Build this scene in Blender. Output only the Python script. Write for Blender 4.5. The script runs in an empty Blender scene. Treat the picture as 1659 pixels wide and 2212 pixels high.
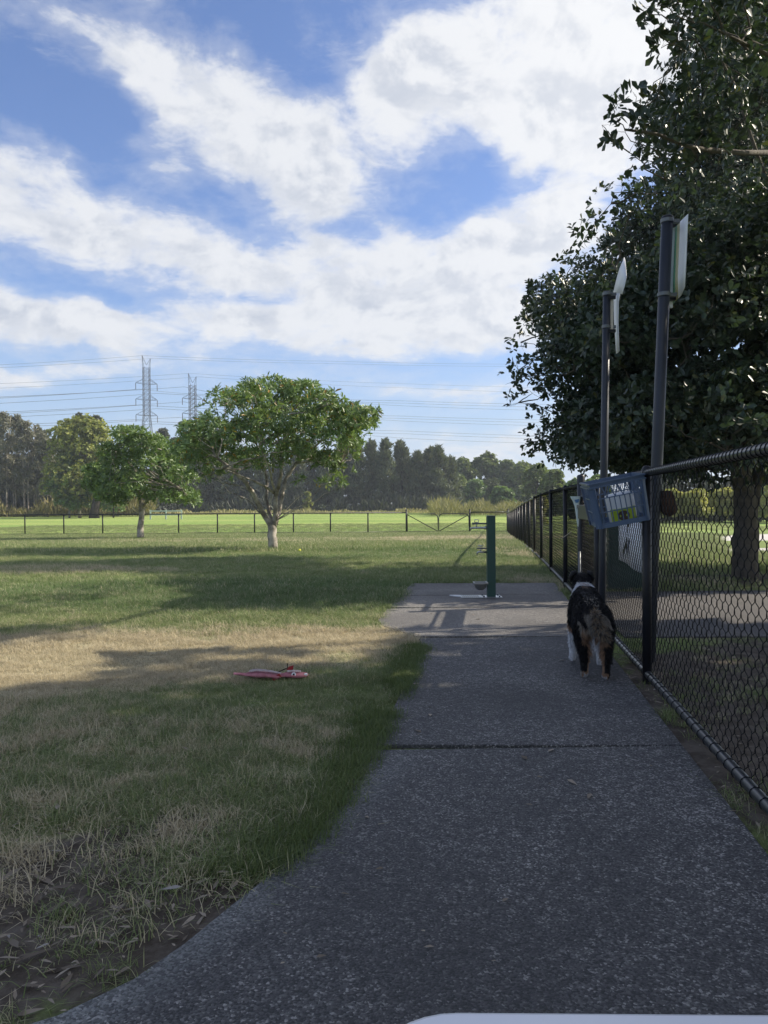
import bpy, math, random
import numpy as np
from mathutils import Vector, Matrix
random.seed(7); rng = np.random.default_rng(7)
R = math.radians
sc = bpy.context.scene
COL = sc.collection

# ------------------------------------------------------------ camera
FD, CX, CY = 1662.0, 829.5, 1106.0          # focal length and centre in units of a 1659x2212 frame
CAMZ = 1.02
pitch = math.atan(18 / FD); roll = R(0.35)
fwd = Vector((0, math.cos(pitch), -math.sin(pitch)))
rgt = Vector((math.cos(roll), 0, -math.sin(roll)))
upv = rgt.cross(fwd).normalized(); fwd = upv.cross(rgt).normalized()
camd = bpy.data.cameras.new('camera'); cam = bpy.data.objects.new('camera', camd); COL.objects.link(cam)
CM = Matrix((rgt, upv, -fwd)).transposed()
cam.matrix_world = Matrix.Translation((0, 0, CAMZ)) @ CM.to_4x4()
camd.sensor_fit = 'HORIZONTAL'; camd.sensor_width = 36; camd.lens = 36 * FD / 1659
camd.clip_start = 0.05; camd.clip_end = 9000
sc.camera = cam

# ------------------------------------------------------------ light
SUN_AZ, SUN_EL = 76.0, 36.0                 # azimuth to the right of the view axis (+Y)
SKY_STR = 0.10
sd = Vector((math.sin(R(SUN_AZ)) * math.cos(R(SUN_EL)), math.cos(R(SUN_AZ)) * math.cos(R(SUN_EL)), math.sin(R(SUN_EL))))
sl = bpy.data.lights.new('sun', 'SUN'); sl.energy = 5.0; sl.angle = R(0.55); sl.color = (1.0, 0.90, 0.74)
so = bpy.data.objects.new('sun', sl); COL.objects.link(so); so.rotation_euler = sd.to_track_quat('Z', 'Y').to_euler()
sc.view_settings.view_transform = 'Standard'; sc.view_settings.look = 'None'
sc.view_settings.exposure = 0.65; sc.view_settings.gamma = 1.0; sc.view_settings.use_curve_mapping = False
sc.cycles.max_bounces = 6; sc.cycles.transparent_max_bounces = 8

class NT:
    """tiny helper for node trees"""
    def __init__(s, t): s.t = t; s.n = t.nodes; s.l = t.links
    def node(s, kind, **kw):
        n = s.n.new(kind)
        for k, v in kw.items(): setattr(n, k, v)
        return n
    def put(s, sock, v):
        if isinstance(v, bpy.types.NodeSocket): s.l.new(v, sock)
        elif v is not None: sock.default_value = v
    def m(s, op, a, b=None, c=None, clamp=False):
        n = s.node('ShaderNodeMath', operation=op, use_clamp=clamp)
        for i, v in enumerate((a, b, c)):
            if v is not None: s.put(n.inputs[i], v)
        return n.outputs[0]
    def vm(s, op, a, b=None):
        n = s.node('ShaderNodeVectorMath', operation=op); s.put(n.inputs[0], a)
        if b is not None: s.put(n.inputs[1], b)
        return n.outputs['Value'] if op in ('LENGTH', 'DOT_PRODUCT', 'DISTANCE') else n.outputs[0]
    def step(s, v, lo, hi, a=0.0, b=1.0):
        n = s.node('ShaderNodeMapRange', interpolation_type='SMOOTHSTEP'); s.put(n.inputs[0], v)
        for i, q in zip((1, 2, 3, 4), (lo, hi, a, b)): s.put(n.inputs[i], q)
        return n.outputs[0]
    def noise(s, vec, scale, detail=4, rough=0.55, dist=0.0, dims='3D'):
        n = s.node('ShaderNodeTexNoise', noise_dimensions=dims); s.put(n.inputs['Vector'], vec)
        s.put(n.inputs['Scale'], scale); n.inputs['Detail'].default_value = detail
        n.inputs['Roughness'].default_value = rough; n.inputs['Distortion'].default_value = dist
        return n.outputs[0]
    def voro(s, vec, scale, out='Color', feature='F1'):
        n = s.node('ShaderNodeTexVoronoi', feature=feature); s.put(n.inputs['Vector'], vec); s.put(n.inputs['Scale'], scale)
        return n.outputs[out]
    def mix(s, f, a, b, blend='MIX'):
        n = s.node('ShaderNodeMix', data_type='RGBA', blend_type=blend)
        s.put(n.inputs[0], f)
        for i, v in ((6, a), (7, b)):
            if isinstance(v, tuple): v = (*v[:3], 1)
            s.put(n.inputs[i], v)
        return n.outputs[2]
    def sep(s, v):
        n = s.node('ShaderNodeSeparateXYZ'); s.put(n.inputs[0], v); return n.outputs
    def comb(s, x, y, z):
        n = s.node('ShaderNodeCombineXYZ')
        for i, v in enumerate((x, y, z)): s.put(n.inputs[i], v)
        return n.outputs[0]

# ------------------------------------------------------------ world: clear sky + broken cloud
W = bpy.data.worlds.new('World'); sc.world = W; W.use_nodes = True
w = NT(W.node_tree); w.n.clear()
sky = w.node('ShaderNodeTexSky', sky_type='NISHITA', sun_disc=False, sun_elevation=R(SUN_EL), sun_rotation=R(SUN_AZ))
sky.air_density = 1.0; sky.dust_density = 0.6; sky.ozone_density = 2.6
tc = w.node('ShaderNodeTexCoord').outputs['Generated']
dx, dy, dz = w.sep(tc)
el = w.m('ARCTAN2', dz, w.m('SQRT', w.m('ADD', w.m('MULTIPLY', dx, dx), w.m('MULTIPLY', dy, dy))))
az = w.m('ARCTAN2', dx, dy)
ae = w.comb(az, el, 0.0)
up = w.m('ADD', w.m('MAXIMUM', dz, 0.0), 0.16)
pl = w.comb(w.m('DIVIDE', dx, up), w.m('DIVIDE', dy, up), 0.3)        # a flat cloud layer seen in perspective
def ang(px, py):
    return math.atan((px - CX) / FD), math.atan((1088 - py) / FD * math.cos(math.atan((px - CX) / FD)))
# (px, py, half-width, half-height, tilt in degrees, weight)
BL = [(1160, 130, 430, 190, -12, .62), (1300, 250, 230, 150, 0, .35), (600, 290, 350, 120, 36, .66), (330, 170, 120, 60, 40, .30),
      (190, 110, 190, 60, 20, .26), (900, 200, 200, 120, 20, .3), (560, 560, 260, 60, -8, .22), (130, 450, 330, 95, 14, .50), (450, 520, 190, 70, 18, .30), (880, 600, 560, 105, -6, .46),
      (1130, 480, 250, 80, -18, .46), (620, 720, 560, 60, 3, .42), (120, 690, 330, 60, 12, .50), (1040, 690, 300, 70, 2, .36),
      (950, 860, 240, 26, 2, .30), (1040, 970, 200, 45, 2, .40), (100, 800, 260, 28, -2, .34), (620, 950, 300, 40, 0, .2), (350, 300, 100, 40, 10, .2),
      (130, 220, 210, 120, 0, -.34), (990, 340, 120, 95, 20, -.38), (500, 60, 150, 110, 0, -.34), (300, 650, 100, 26, 12, -.26), (760, 520, 90, 40, 20, -.3),
      (1060, 250, 60, 40, 30, -.12), (420, 870, 500, 30, 0, -.2), (560, 400, 220, 26, 25, -.0), (1000, 790, 260, 16, 2, -.25), (60, 880, 200, 30, 0, -.2)]
wob = w.node('ShaderNodeTexNoise'); w.put(wob.inputs['Vector'], ae); wob.inputs['Scale'].default_value = 7.5; wob.inputs['Detail'].default_value = 5
wv = w.vm('MULTIPLY', w.vm('SUBTRACT', wob.outputs[1], (.5, .5, .5)), (.11, .09, 0))
aew = w.vm('ADD', ae, wv)
tot = None
for px, py, hw, hh, tilt, wt in BL:
    a0, e0 = ang(px, py)
    mp = w.node('ShaderNodeMapping', vector_type='TEXTURE'); w.put(mp.inputs[0], aew)
    mp.inputs['Location'].default_value = (a0, e0, 0); mp.inputs['Rotation'].default_value = (0, 0, -R(tilt))
    mp.inputs['Scale'].default_value = (hw / FD, hh / FD, 1)
    b = w.m('MULTIPLY', w.step(w.vm('LENGTH', mp.outputs[0]), 1.25, 0.25), wt)
    tot = b if tot is None else w.m('ADD', tot, b)
n1 = w.noise(pl, 2.1, 9, .60, .25)
n2 = w.noise(w.vm('MULTIPLY', pl, (1, 1.15, 1)), 7.0, 7, .66, .4)
n3 = w.noise(w.vm('MULTIPLY', ae, (1, 1.7, 1)), 9.0, 8, .60, .5)
front = w.step(dy, 0.55, 0.80)
generic = w.step(w.noise(pl, 0.8, 3), .42, .60, 0.0, .5)
field = w.m('ADD', w.m('MULTIPLY', tot, front), w.m('MULTIPLY', generic, w.m('SUBTRACT', 1.0, front)))
n4 = w.noise(w.vm('MULTIPLY', ae, (1, 1.9, 1)), 34.0, 6, .6, .4)
field = w.m('ADD', field, w.m('MULTIPLY', w.m('SUBTRACT', n4, .5), .34))
dens = w.m('ADD', field, w.m('ADD', w.m('MULTIPLY', w.m('SUBTRACT', n1, .5), .55), w.m('ADD', w.m('MULTIPLY', w.m('SUBTRACT', n2, .5), .55), w.m('MULTIPLY', w.m('SUBTRACT', n3, .5), .95))))
veil = w.noise(w.vm('ADD', w.vm('MULTIPLY', pl, (1, 2.2, 1)), (5.3, 2.2, 0)), 3.2, 10, .70, 1.1)
veil2 = w.noise(w.vm('ADD', w.vm('MULTIPLY', ae, (1, 3.4, 1)), (1.3, 7.2, 0)), 5.0, 9, .68, .8)
thin = w.m('MULTIPLY', w.step(w.m('ADD', w.m('ADD', w.m('MULTIPLY', veil, .5), w.m('MULTIPLY', veil2, .5)), w.m('MULTIPLY', field, .34)), .54, .82), .85)
mask = w.m('MAXIMUM', w.step(dens, .02, .50), w.m('MAXIMUM', w.m('MULTIPLY', w.step(dens, -.16, .28), .30), thin))
thick = w.step(dens, .30, .80)
sunward = w.step(w.vm('DOT_PRODUCT', tc, tuple(sd)), .30, .95)
def puff(off):
    q = w.vm('ADD', w.vm('MULTIPLY', ae, (1, 1.5, 1)), (3.1 + off[0], 1.7 + off[1], 0))
    return w.noise(q, 8.0, 8, .60, .25)
relief = w.m('SUBTRACT', puff((.016, .020)), puff((0, 0)))         # cloud standing between here and the sun
shade = w.m('MULTIPLY', w.step(relief, -.06, .11), w.m('ADD', .30, w.m('MULTIPLY', thick, .70)))
ccol = w.mix(shade, (.555, .565, .585), (.37, .40, .46))
ccol = w.mix(w.m('MULTIPLY', sunward, .6), ccol, (.76, .75, .73))
skyc = w.mix(1.0, sky.outputs[0], (SKY_STR, SKY_STR, SKY_STR), 'MULTIPLY')
skyc = w.mix(1.0, skyc, (.84, .92, 1.14), 'MULTIPLY')
skyc = w.mix(w.m('MULTIPLY', w.step(el, .30, .0), .8), skyc, (.30, .40, .53))
out = w.mix(w.m('MULTIPLY', mask, .96), skyc, ccol)
bg = w.node('ShaderNodeBackground'); w.put(bg.inputs[0], out); bg.inputs[1].default_value = 1.0
wo = w.node('ShaderNodeOutputWorld'); w.l.new(bg.outputs[0], wo.inputs[0])

# ------------------------------------------------------------ geometry helpers
def smooth01(t): t = np.clip(t, 0, 1); return t * t * (3 - 2 * t)
def gz(x, y):
    """height of the ground"""
    return -0.70 * smooth01((np.asarray(y, float) - 9.0) / 37.0) + 0 * np.asarray(x, float)
def ray(px, py): return CM @ Vector(((px - CX) / FD, -(py - CY) / FD, -1))
def at(px, py, Y):
    d = ray(px, py); t = Y / d.y; return Vector((d.x * t, Y, CAMZ + d.z * t))
def onground(px, py):
    d = ray(px, py); lo, hi = 0.2, 900.0
    for _ in range(60):
        mid = (lo + hi) / 2
        if CAMZ + d.z / d.y * mid > gz(0, mid): lo = mid
        else: hi = mid
    t = lo / d.y
    return Vector((d.x * t, lo, float(gz(0, lo))))

class MB:
    def __init__(s): s.v = []; s.f = []; s.m = []; s.k = 0
    def add(s, v, f, mi=0):
        v = np.asarray(v, float).reshape(-1, 3); s.v.append(v); k = s.k
        for q in f: s.f.append(tuple(int(i) + k for i in q)); s.m.append(mi)
        s.k += len(v); return s
    def box(s, c, size, rot=None, mi=0, taper=None):
        hx, hy, hz = [q / 2 for q in size]
        v = np.array([(x, y, z) for z in (-hz, hz) for y in (-hy, hy) for x in (-hx, hx)], float)
        if taper: v[4:, :2] *= taper
        if rot is not None: v = v @ np.array(rot.to_3x3()).T
        return s.add(v + np.array(c), [(0, 2, 3, 1), (4, 5, 7, 6), (0, 1, 5, 4), (2, 6, 7, 3), (0, 4, 6, 2), (1, 3, 7, 5)], mi)
    def tube(s, pts, r, n=8, mi=0, cap=True):
        P = np.array([tuple(p) for p in pts], float); m = len(P)
        r = np.broadcast_to(np.asarray(r, float), (m,))
        T = np.zeros_like(P); T[1:-1] = P[2:] - P[:-2]; T[0] = P[1] - P[0]; T[-1] = P[-1] - P[-2]
        T /= np.linalg.norm(T, axis=1)[:, None] + 1e-9
        ref = np.array([0, 0, 1.0]) if abs(T[0][2]) < .9 else np.array([1.0, 0, 0])
        U = np.zeros_like(P); u = np.cross(T[0], ref); u /= np.linalg.norm(u)
        for i in range(m):
            u = u - T[i] * np.dot(u, T[i]); u /= np.linalg.norm(u) + 1e-9; U[i] = u
        Vv = np.cross(T, U); a = np.arange(n) * 2 * math.pi / n
        ring = P[:, None, :] + r[:, None, None] * (U[:, None, :] * np.cos(a)[None, :, None] + Vv[:, None, :] * np.sin(a)[None, :, None])
        f = [(i * n + j, i * n + (j + 1) % n, (i + 1) * n + (j + 1) % n, (i + 1) * n + j) for i in range(m - 1) for j in range(n)]
        if cap and n > 3: f += [tuple(range(n))[::-1], tuple((m - 1) * n + j for j in range(n))]
        return s.add(ring.reshape(-1, 3), f, mi)
    def lathe(s, prof, c=(0, 0, 0), n=24, mi=0):
        a = np.arange(n) * 2 * math.pi / n
        v = [(c[0] + r * math.cos(t), c[1] + r * math.sin(t), c[2] + z) for r, z in prof for t in a]; m = len(prof)
        f = [(i * n + j, i * n + (j + 1) % n, (i + 1) * n + (j + 1) % n, (i + 1) * n + j) for i in range(m - 1) for j in range(n)]
        return s.add(v, f, mi)
    def prism(s, poly, z0, z1, mi=0):
        n = len(poly); v = [(x, y, z0) for x, y in poly] + [(x, y, z1) for x, y in poly]
        f = [tuple(range(n))[::-1], tuple(range(n, 2 * n))] + [(i, (i + 1) % n, n + (i + 1) % n, n + i) for i in range(n)]
        return s.add(v, f, mi)
    def mesh(s, name, mats, smooth=False):
        me = bpy.data.meshes.new(name)
        me.from_pydata(np.concatenate(s.v).tolist(), [], s.f)
        for q in (mats if isinstance(mats, (list, tuple)) else [mats]): me.materials.append(q)
        if any(s.m): me.polygons.foreach_set('material_index', s.m)
        if smooth: me.polygons.foreach_set('use_smooth', [True] * len(s.f))
        me.update(); return me
    def build(s, name, mats, parent=None, smooth=False, loc=None, bevel=0):
        o = bpy.data.objects.new(name, s.mesh(name, mats, smooth)); COL.objects.link(o)
        if parent: o.parent = parent
        if loc is not None: o.location = loc
        if bevel:
            b = o.modifiers.new('bevel', 'BEVEL'); b.width = bevel; b.segments = 2; b.limit_method = 'ANGLE'
        return o
def tag(o, label=None, cat=None, group=None, kind=None):
    if label: o['label'] = label
    if cat: o['category'] = cat
    if group: o['group'] = group
    if kind: o['kind'] = kind
    return o
def thing(name, label, cat, loc=(0, 0, 0), rz=0, group=None):
    o = bpy.data.objects.new(name, None); COL.objects.link(o); o.location = loc; o.rotation_euler = (0, 0, rz)
    o.empty_display_size = .2
    return tag(o, label, cat, group)
def copyo(o, parent=None, loc=None):
    c = o.copy(); COL.objects.link(c)
    if parent: c.parent = parent
    if loc is not None: c.location = loc
    return c
def npmesh(name, verts, nper, mats, k, faces=None):
    """verts (N*nper,3) ; faces template list of index tuples of equal length"""
    me = bpy.data.meshes.new(name); N = len(verts) // nper
    F = np.array(faces); fl = F.shape[1]
    idx = (np.arange(N)[:, None, None] * nper + F[None]).reshape(-1)
    nf = N * len(F)
    me.vertices.add(len(verts)); me.vertices.foreach_set('co', np.asarray(verts, np.float32).reshape(-1))
    me.loops.add(len(idx)); me.loops.foreach_set('vertex_index', idx.astype(np.int32))
    me.polygons.add(nf); me.polygons.foreach_set('loop_start', (np.arange(nf) * fl).astype(np.int32))
    me.update(calc_edges=True); me.validate()
    for q in mats: me.materials.append(q)
    return me
def unit(a): return a / (np.linalg.norm(a, axis=-1, keepdims=True) + 1e-9)
LEAF4 = (np.array([(0, 0, 0), (.5, .45, .12), (0, 1, -.12), (-.5, .45, .12)], float), [(0, 1, 2), (0, 2, 3)])
LEAF6 = (np.array([(0, 0, 0), (.30, .30, .05), (.5, .70, .08), (0, 1, -.05), (-.5, .70, .08), (-.30, .30, .05)], float), [(0, 1, 2, 3), (0, 3, 4, 5)])
LANCE = (np.array([(0, 0, 0), (.5, .38, .10), (.38, .70, .04), (0, 1, -.22), (-.38, .70, .04), (-.5, .38, .10)], float), [(0, 1, 2, 3), (0, 3, 4, 5)])
def place(tmpl, pos, d, nrm, L, Wd):
    tv = tmpl[0]; d = unit(d); x = unit(np.cross(d, nrm)); z = np.cross(x, d)
    L = np.broadcast_to(L, (len(pos),)); Wd = np.broadcast_to(Wd, (len(pos),))
    v = pos[:, None, :] + x[:, None, :] * (tv[None, :, 0:1] * Wd[:, None, None]) + d[:, None, :] * (tv[None, :, 1:2] * L[:, None, None]) \
        + z[:, None, :] * (tv[None, :, 2:3] * Wd[:, None, None] * 1.6)
    return v.reshape(-1, 3)

# ------------------------------------------------------------ materials
def mat(name, col, rough=.6, metal=0, spec=.5, bump=None, var=None, coat=0):
    m = bpy.data.materials.new(name); m.use_nodes = True; t = NT(m.node_tree); b = t.n['Principled BSDF']
    b.inputs['Roughness'].default_value = rough; b.inputs['Metallic'].default_value = metal
    b.inputs['Specular IOR Level'].default_value = spec; b.inputs['Coat Weight'].default_value = coat
    P = t.node('ShaderNodeTexCoord').outputs['Object']
    if var:
        sc_, amt, c2 = var
        t.put(b.inputs['Base Color'], t.mix(t.step(t.noise(P, sc_, 5, .65), .5 - amt, .5 + amt), col, c2))
    else: b.inputs['Base Color'].default_value = (*col, 1)
    if bump:
        bn = t.node('ShaderNodeBump'); bn.inputs['Strength'].default_value = bump[1]; bn.inputs['Distance'].default_value = bump[2]
        t.put(bn.inputs['Height'], t.noise(P, bump[0], 5, .6)); t.put(b.inputs['Normal'], bn.outputs[0])
    return m
def leafmat(name, c1, c2, c3=None, rough=.45, trans=.28, spec=.5):
    m = bpy.data.materials.new(name); m.use_nodes = True; t = NT(m.node_tree); b = t.n['Principled BSDF']
    g = t.node('ShaderNodeNewGeometry'); rnd = g.outputs['Random Per Island']
    col = t.mix(t.step(rnd, 0, 1), c1, c2)
    if c3: col = t.mix(t.step(rnd, .955, .965), col, c3)
    big = t.noise(t.node('ShaderNodeTexCoord').outputs['Object'], .8, 3)
    hs = t.node('ShaderNodeHueSaturation'); t.put(hs.inputs['Value'], t.step(big, .3, .7, .75, 1.25)); t.put(hs.inputs['Color'], col)
    col = hs.outputs[0]
    t.put(b.inputs['Base Color'], col); b.inputs['Roughness'].default_value = rough; b.inputs['Specular IOR Level'].default_value = spec
    tr = t.node('ShaderNodeBsdfTranslucent'); t.put(tr.inputs[0], t.mix(.5, col, (c2[0] * 1.6, c2[1] * 1.7, c2[2] * .6)))
    mx = t.node('ShaderNodeMixShader'); mx.inputs[0].default_value = trans
    t.l.new(b.outputs[0], mx.inputs[1]); t.l.new(tr.outputs[0], mx.inputs[2]); t.l.new(mx.outputs[0], t.n['Material Output'].inputs[0])
    return m

BLACKVINYL = mat('black_vinyl', (.009, .010, .013), .42, 0, .3, (60, .1, .002), (9, .25, (.017, .018, .022)))
WIRE = mat('wire_vinyl', (.006, .007, .009), .5, 0, .2)
POLE = mat('grey_powder_coat', (.022, .026, .036), .42, 0, .4, (90, .12, .001), (5, .3, (.032, .037, .048)))
BARK = mat('grey_bark', (.13, .115, .095), .9, 0, .2, (14, .9, .02), (6, .22, (.07, .06, .05)))
PALEBARK = mat('pale_bark', (.46, .42, .37), .85, 0, .2, (9, .7, .012), (3.5, .16, (.14, .12, .10)))
EUCBARK = mat('cream_gum_bark', (.42, .38, .31), .8, 0, .2, (2, .5, .03), (1.2, .2, (.18, .15, .12)))
DARKBARK = mat('dark_bark', (.06, .05, .042), .95, 0, .1, (2.5, .8, .05), (1.5, .2, (.03, .027, .024)))
TREEB = leafmat('glossy_dark_leaf', (.026, .044, .028), (.046, .072, .040), (.10, .10, .03), .40, .18, .5)
MAINL = leafmat('bright_green_leaf', (.10, .165, .068), (.20, .28, .12), (.30, .16, .02), .38, .28)
SMALLL = leafmat('mid_green_leaf', (.08, .145, .045), (.17, .25, .08), None, .40, .28)
YELL = leafmat('yellow_green_leaf', (.15, .19, .05), (.28, .29, .08), None, .6, .32)
GREYL = leafmat('grey_gum_leaf', (.12, .13, .09), (.20, .195, .15), None, .6, .25)
DARKGUM = leafmat('dark_gum_leaf', (.045, .058, .038), (.08, .092, .06), None, .6, .2)
CASU = leafmat('she_oak_foliage', (.060, .085, .050), (.135, .155, .09), (.19, .18, .10), .75, .18)
ROUNDL = leafmat('soft_green_leaf', (.075, .12, .042), (.17, .21, .07), None, .6, .3)
HEDGEL = leafmat('sunlit_yellow_leaf', (.27, .29, .08), (.44, .43, .15), None, .55, .35)
UNDERL = leafmat('olive_shrub_leaf', (.12, .12, .04), (.22, .19, .07), None, .7, .3)

def lawn_group():
    """colour of the lawn at a place: shared by the ground sheet and the blades growing on it"""
    g = bpy.data.node_groups.new('lawn_colour', 'ShaderNodeTree')
    for nm in ('Straw', 'Lush', 'Dirt'): g.interface.new_socket(nm, in_out='OUTPUT', socket_type='NodeSocketFloat')
    t = NT(g); P = t.node('ShaderNodeNewGeometry').outputs['Position']
    P = t.vm('MULTIPLY', P, (1, 1, 0))
    wobv = t.node('ShaderNodeTexNoise'); t.put(wobv.inputs['Vector'], P); wobv.inputs['Scale'].default_value = .9; wobv.inputs['Detail'].default_value = 5
    Q = t.vm('ADD', P, t.vm('MULTIPLY', t.vm('SUBTRACT', wobv.outputs[1], (.5, .5, .5)), (1.3, 1.1, 0)))
    def el(x, y, rx, ry, rot, wt, lo=1.25, hi=.35):
        mp = t.node('ShaderNodeMapping', vector_type='TEXTURE'); t.put(mp.inputs[0], Q)
        mp.inputs['Location'].default_value = (x, y, 0); mp.inputs['Rotation'].default_value = (0, 0, R(rot)); mp.inputs['Scale'].default_value = (rx, ry, 1)
        return t.m('MULTIPLY', t.step(t.vm('LENGTH', mp.outputs[0]), lo, hi), wt)
    def total(lst):
        o = None
        for q in lst: b = el(*q); o = b if o is None else t.m('ADD', o, b)
        return o
    n = t.noise(P, .55, 6, .62); nf = t.noise(P, 5.5, 5, .7)
    straw = total([(-2.0, 5.2, 3.4, 1.15, 8, .80), (.1, 5.75, 1.1, .55, 0, .4), (-3.6, 4.0, 1.4, 1.2, 0, .35), (-6.5, 12.2, 4.5, 1.1, 4, .42), (-3, 30, 14, 5, 0, .32), (4.5, 34, 6, 6, 0, .30),
                   (2.2, 9.5, .6, 4, 8, .3), (3.2, 15, .8, 9, 8, .35), (-1.8, 3.1, 2.2, 1.3, 10, .40), (-.9, 1.9, 1.0, .6, 0, .3), (3.5, 4.5, 2.6, 1.0, 0, .2)])
    straw = t.m('ADD', straw, t.m('ADD', t.m('MULTIPLY', t.m('SUBTRACT', n, .5), 1.5), t.m('MULTIPLY', t.m('SUBTRACT', nf, .5), 1.1)))
    lush = total([(-1.5, 8.6, 3.2, 2.2, 0, .55), (-5, 9, 4, 2.0, 0, .35), (-3, 17, 9, 3.5, 0, .3), (1.6, 17, 2.2, 5, 8, .2)])
    lush = t.m('ADD', lush, t.m('MULTIPLY', t.m('SUBTRACT', n, .5), -1.0))
    dirt = total([(-1.15, 1.85, 1.0, .55, 14, .95), (-.7, 2.2, .6, .3, 30, .5), (3.4, 4.0, 2.2, 2.4, 8, .9), (2.0, 2.6, 1.0, 2.5, 8, .9), (4.8, 10.2, 2.2, .9, 0, .8)])
    dirt = t.m('ADD', dirt, t.m('MULTIPLY', t.m('SUBTRACT', nf, .5), 1.0))
    go = t.node('NodeGroupOutput')
    t.put(go.inputs[0], t.step(straw, .12, .75)); t.put(go.inputs[1], t.step(lush, .05, .55)); t.put(go.inputs[2], t.step(dirt, .25, .6))
    return g
LG = lawn_group()
def lawn(t):
    n = t.node('ShaderNodeGroup'); n.node_tree = LG; return n.outputs

def ground_mat():
    m = bpy.data.materials.new('lawn_soil'); m.use_nodes = True; t = NT(m.node_tree); b = t.n['Principled BSDF']
    P = t.node('ShaderNodeNewGeometry').outputs['Position']; x, y, z = t.sep(P)
    st, lu, di = lawn(t)
    fine = t.noise(P, 26, 6, .7); mid = t.noise(P, 3.2, 6, .65)
    green = t.mix(t.step(mid, .3, .7), (.135, .19, .06), (.22, .27, .095))
    green = t.mix(lu, green, (.085, .165, .042))
    far = t.mix(t.step(t.noise(t.vm('MULTIPLY', P, (.35, 1, 1)), .11, 5), .35, .65), (.21, .31, .08), (.31, .38, .115))
    green = t.mix(t.step(y, 40, 48), green, far)
    strw = t.mix(t.step(fine, .35, .65), (.28, .245, .16), (.48, .42, .29))
    col = t.mix(t.m('MULTIPLY', st, .85), green, strw)
    near = t.step(y, 12, 5)
    col = t.mix(t.m('MULTIPLY', near, t.step(fine, .5, .35)), col, (.06, .055, .035))
    soil = t.mix(t.step(t.noise(P, 8, 6, .7), .35, .65), (.075, .062, .05), (.15, .13, .11))
    col = t.mix(di, col, soil)
    t.put(b.inputs['Base Color'], col); b.inputs['Roughness'].default_value = .95; b.inputs['Specular IOR Level'].default_value = .1
    bn = t.node('ShaderNodeBump'); bn.inputs['Strength'].default_value = .8; bn.inputs['Distance'].default_value = .03
    t.put(bn.inputs['Height'], t.noise(P, 18, 6, .7)); t.put(b.inputs['Normal'], bn.outputs[0])
    return m
def blade_mat():
    m = bpy.data.materials.new('grass_blade'); m.use_nodes = True; t = NT(m.node_tree); b = t.n['Principled BSDF']
    st, lu, di = lawn(t); g = t.node('ShaderNodeNewGeometry'); r = g.outputs['Random Per Island']
    oi = t.node('ShaderNodeObjectInfo').outputs['Random']
    x, y, z = t.sep(g.outputs['Position'])
    green = t.mix(r, (.16, .215, .080), (.27, .32, .135))
    green = t.mix(lu, green, t.mix(r, (.105, .175, .06), (.17, .24, .09)))
    straw = t.mix(r, (.37, .32, .21), (.68, .60, .42))
    k = t.m('ADD', t.m('MULTIPLY', st, 1.15), t.m('MULTIPLY', t.m('SUBTRACT', t.m('ADD', r, oi), 1.0), .75))
    col = t.mix(t.step(k, .2, .7), green, straw)
    t.put(b.inputs['Base Color'], col); b.inputs['Roughness'].default_value = .6; b.inputs['Specular IOR Level'].default_value = .25
    tr = t.node('ShaderNodeBsdfTranslucent'); t.put(tr.inputs[0], col)
    mx = t.node('ShaderNodeMixShader'); mx.inputs[0].default_value = .35
    t.l.new(b.outputs[0], mx.inputs[1]); t.l.new(tr.outputs[0], mx.inputs[2]); t.l.new(mx.outputs[0], t.n['Material Output'].inputs[0])
    return m
def concrete_mat(name, dark, mid, light, scale=150, lightamt=.5, edge=None):
    """exposed-aggregate concrete: a mosaic of small stones in cement"""
    m = bpy.data.materials.new(name); m.use_nodes = True; t = NT(m.node_tree); b = t.n['Principled BSDF']
    P = t.node('ShaderNodeNewGeometry').outputs['Position']; x, y, z = t.sep(P)
    vo = t.node('ShaderNodeTexVoronoi'); t.put(vo.inputs['Vector'], P); vo.inputs['Scale'].default_value = scale
    r, g_, bl = t.sep(vo.outputs['Color'])
    big = t.noise(P, 1.3, 5, .6); mid_n = t.noise(P, 34, 4, .7)
    lightness = t.m('ADD', t.m('MULTIPLY', r, .75), t.m('ADD', t.m('MULTIPLY', t.m('SUBTRACT', mid_n, .5), .9), t.m('MULTIPLY', t.m('SUBTRACT', big, .5), .5)))
    col = t.mix(t.step(lightness, .1, .70), dark, mid)
    col = t.mix(t.m('MULTIPLY', t.step(lightness, .60, .82), lightamt), col, light)
    if edge:
        d = None
        for a, e in zip(edge[:-1], edge[1:]):
            ux, uy = e[0] - a[0], e[1] - a[1]; L = math.hypot(ux, uy); nx_, ny_ = uy / L, -ux / L
            q = t.m('ADD', t.m('MULTIPLY', x, nx_), t.m('SUBTRACT', t.m('MULTIPLY', y, ny_), a[0] * nx_ + a[1] * ny_))
            d = q if d is None else t.m('MAXIMUM', d, q)
        worn = t.step(t.m('ADD', d, t.m('MULTIPLY', t.m('SUBTRACT', mid_n, .5), .16)), .15, .0)
        col = t.mix(t.m('MULTIPLY', t.m('MULTIPLY', worn, t.step(y, 3.4, 2.4)), .55), col, t.mix(t.step(r, .2, .8), (.13, .14, .145), (.30, .32, .32)))
    stain = t.step(t.noise(P, .7, 4, .6, .5), .42, .62)
    col = t.mix(t.m('MULTIPLY', stain, .6), col, dark)
    t.put(b.inputs['Base Color'], col)
    t.put(b.inputs['Roughness'], t.step(g_, 0, 1, .6, .9)); b.inputs['Specular IOR Level'].default_value = .35
    bn = t.node('ShaderNodeBump'); bn.inputs['Strength'].default_value = .7; bn.inputs['Distance'].default_value = .004
    t.put(bn.inputs['Height'], t.m('ADD', t.m('MULTIPLY', vo.outputs['Distance'], -1.0), t.m('MULTIPLY', mid_n, .6))); t.put(b.inputs['Normal'], bn.outputs[0])
    return m
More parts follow.
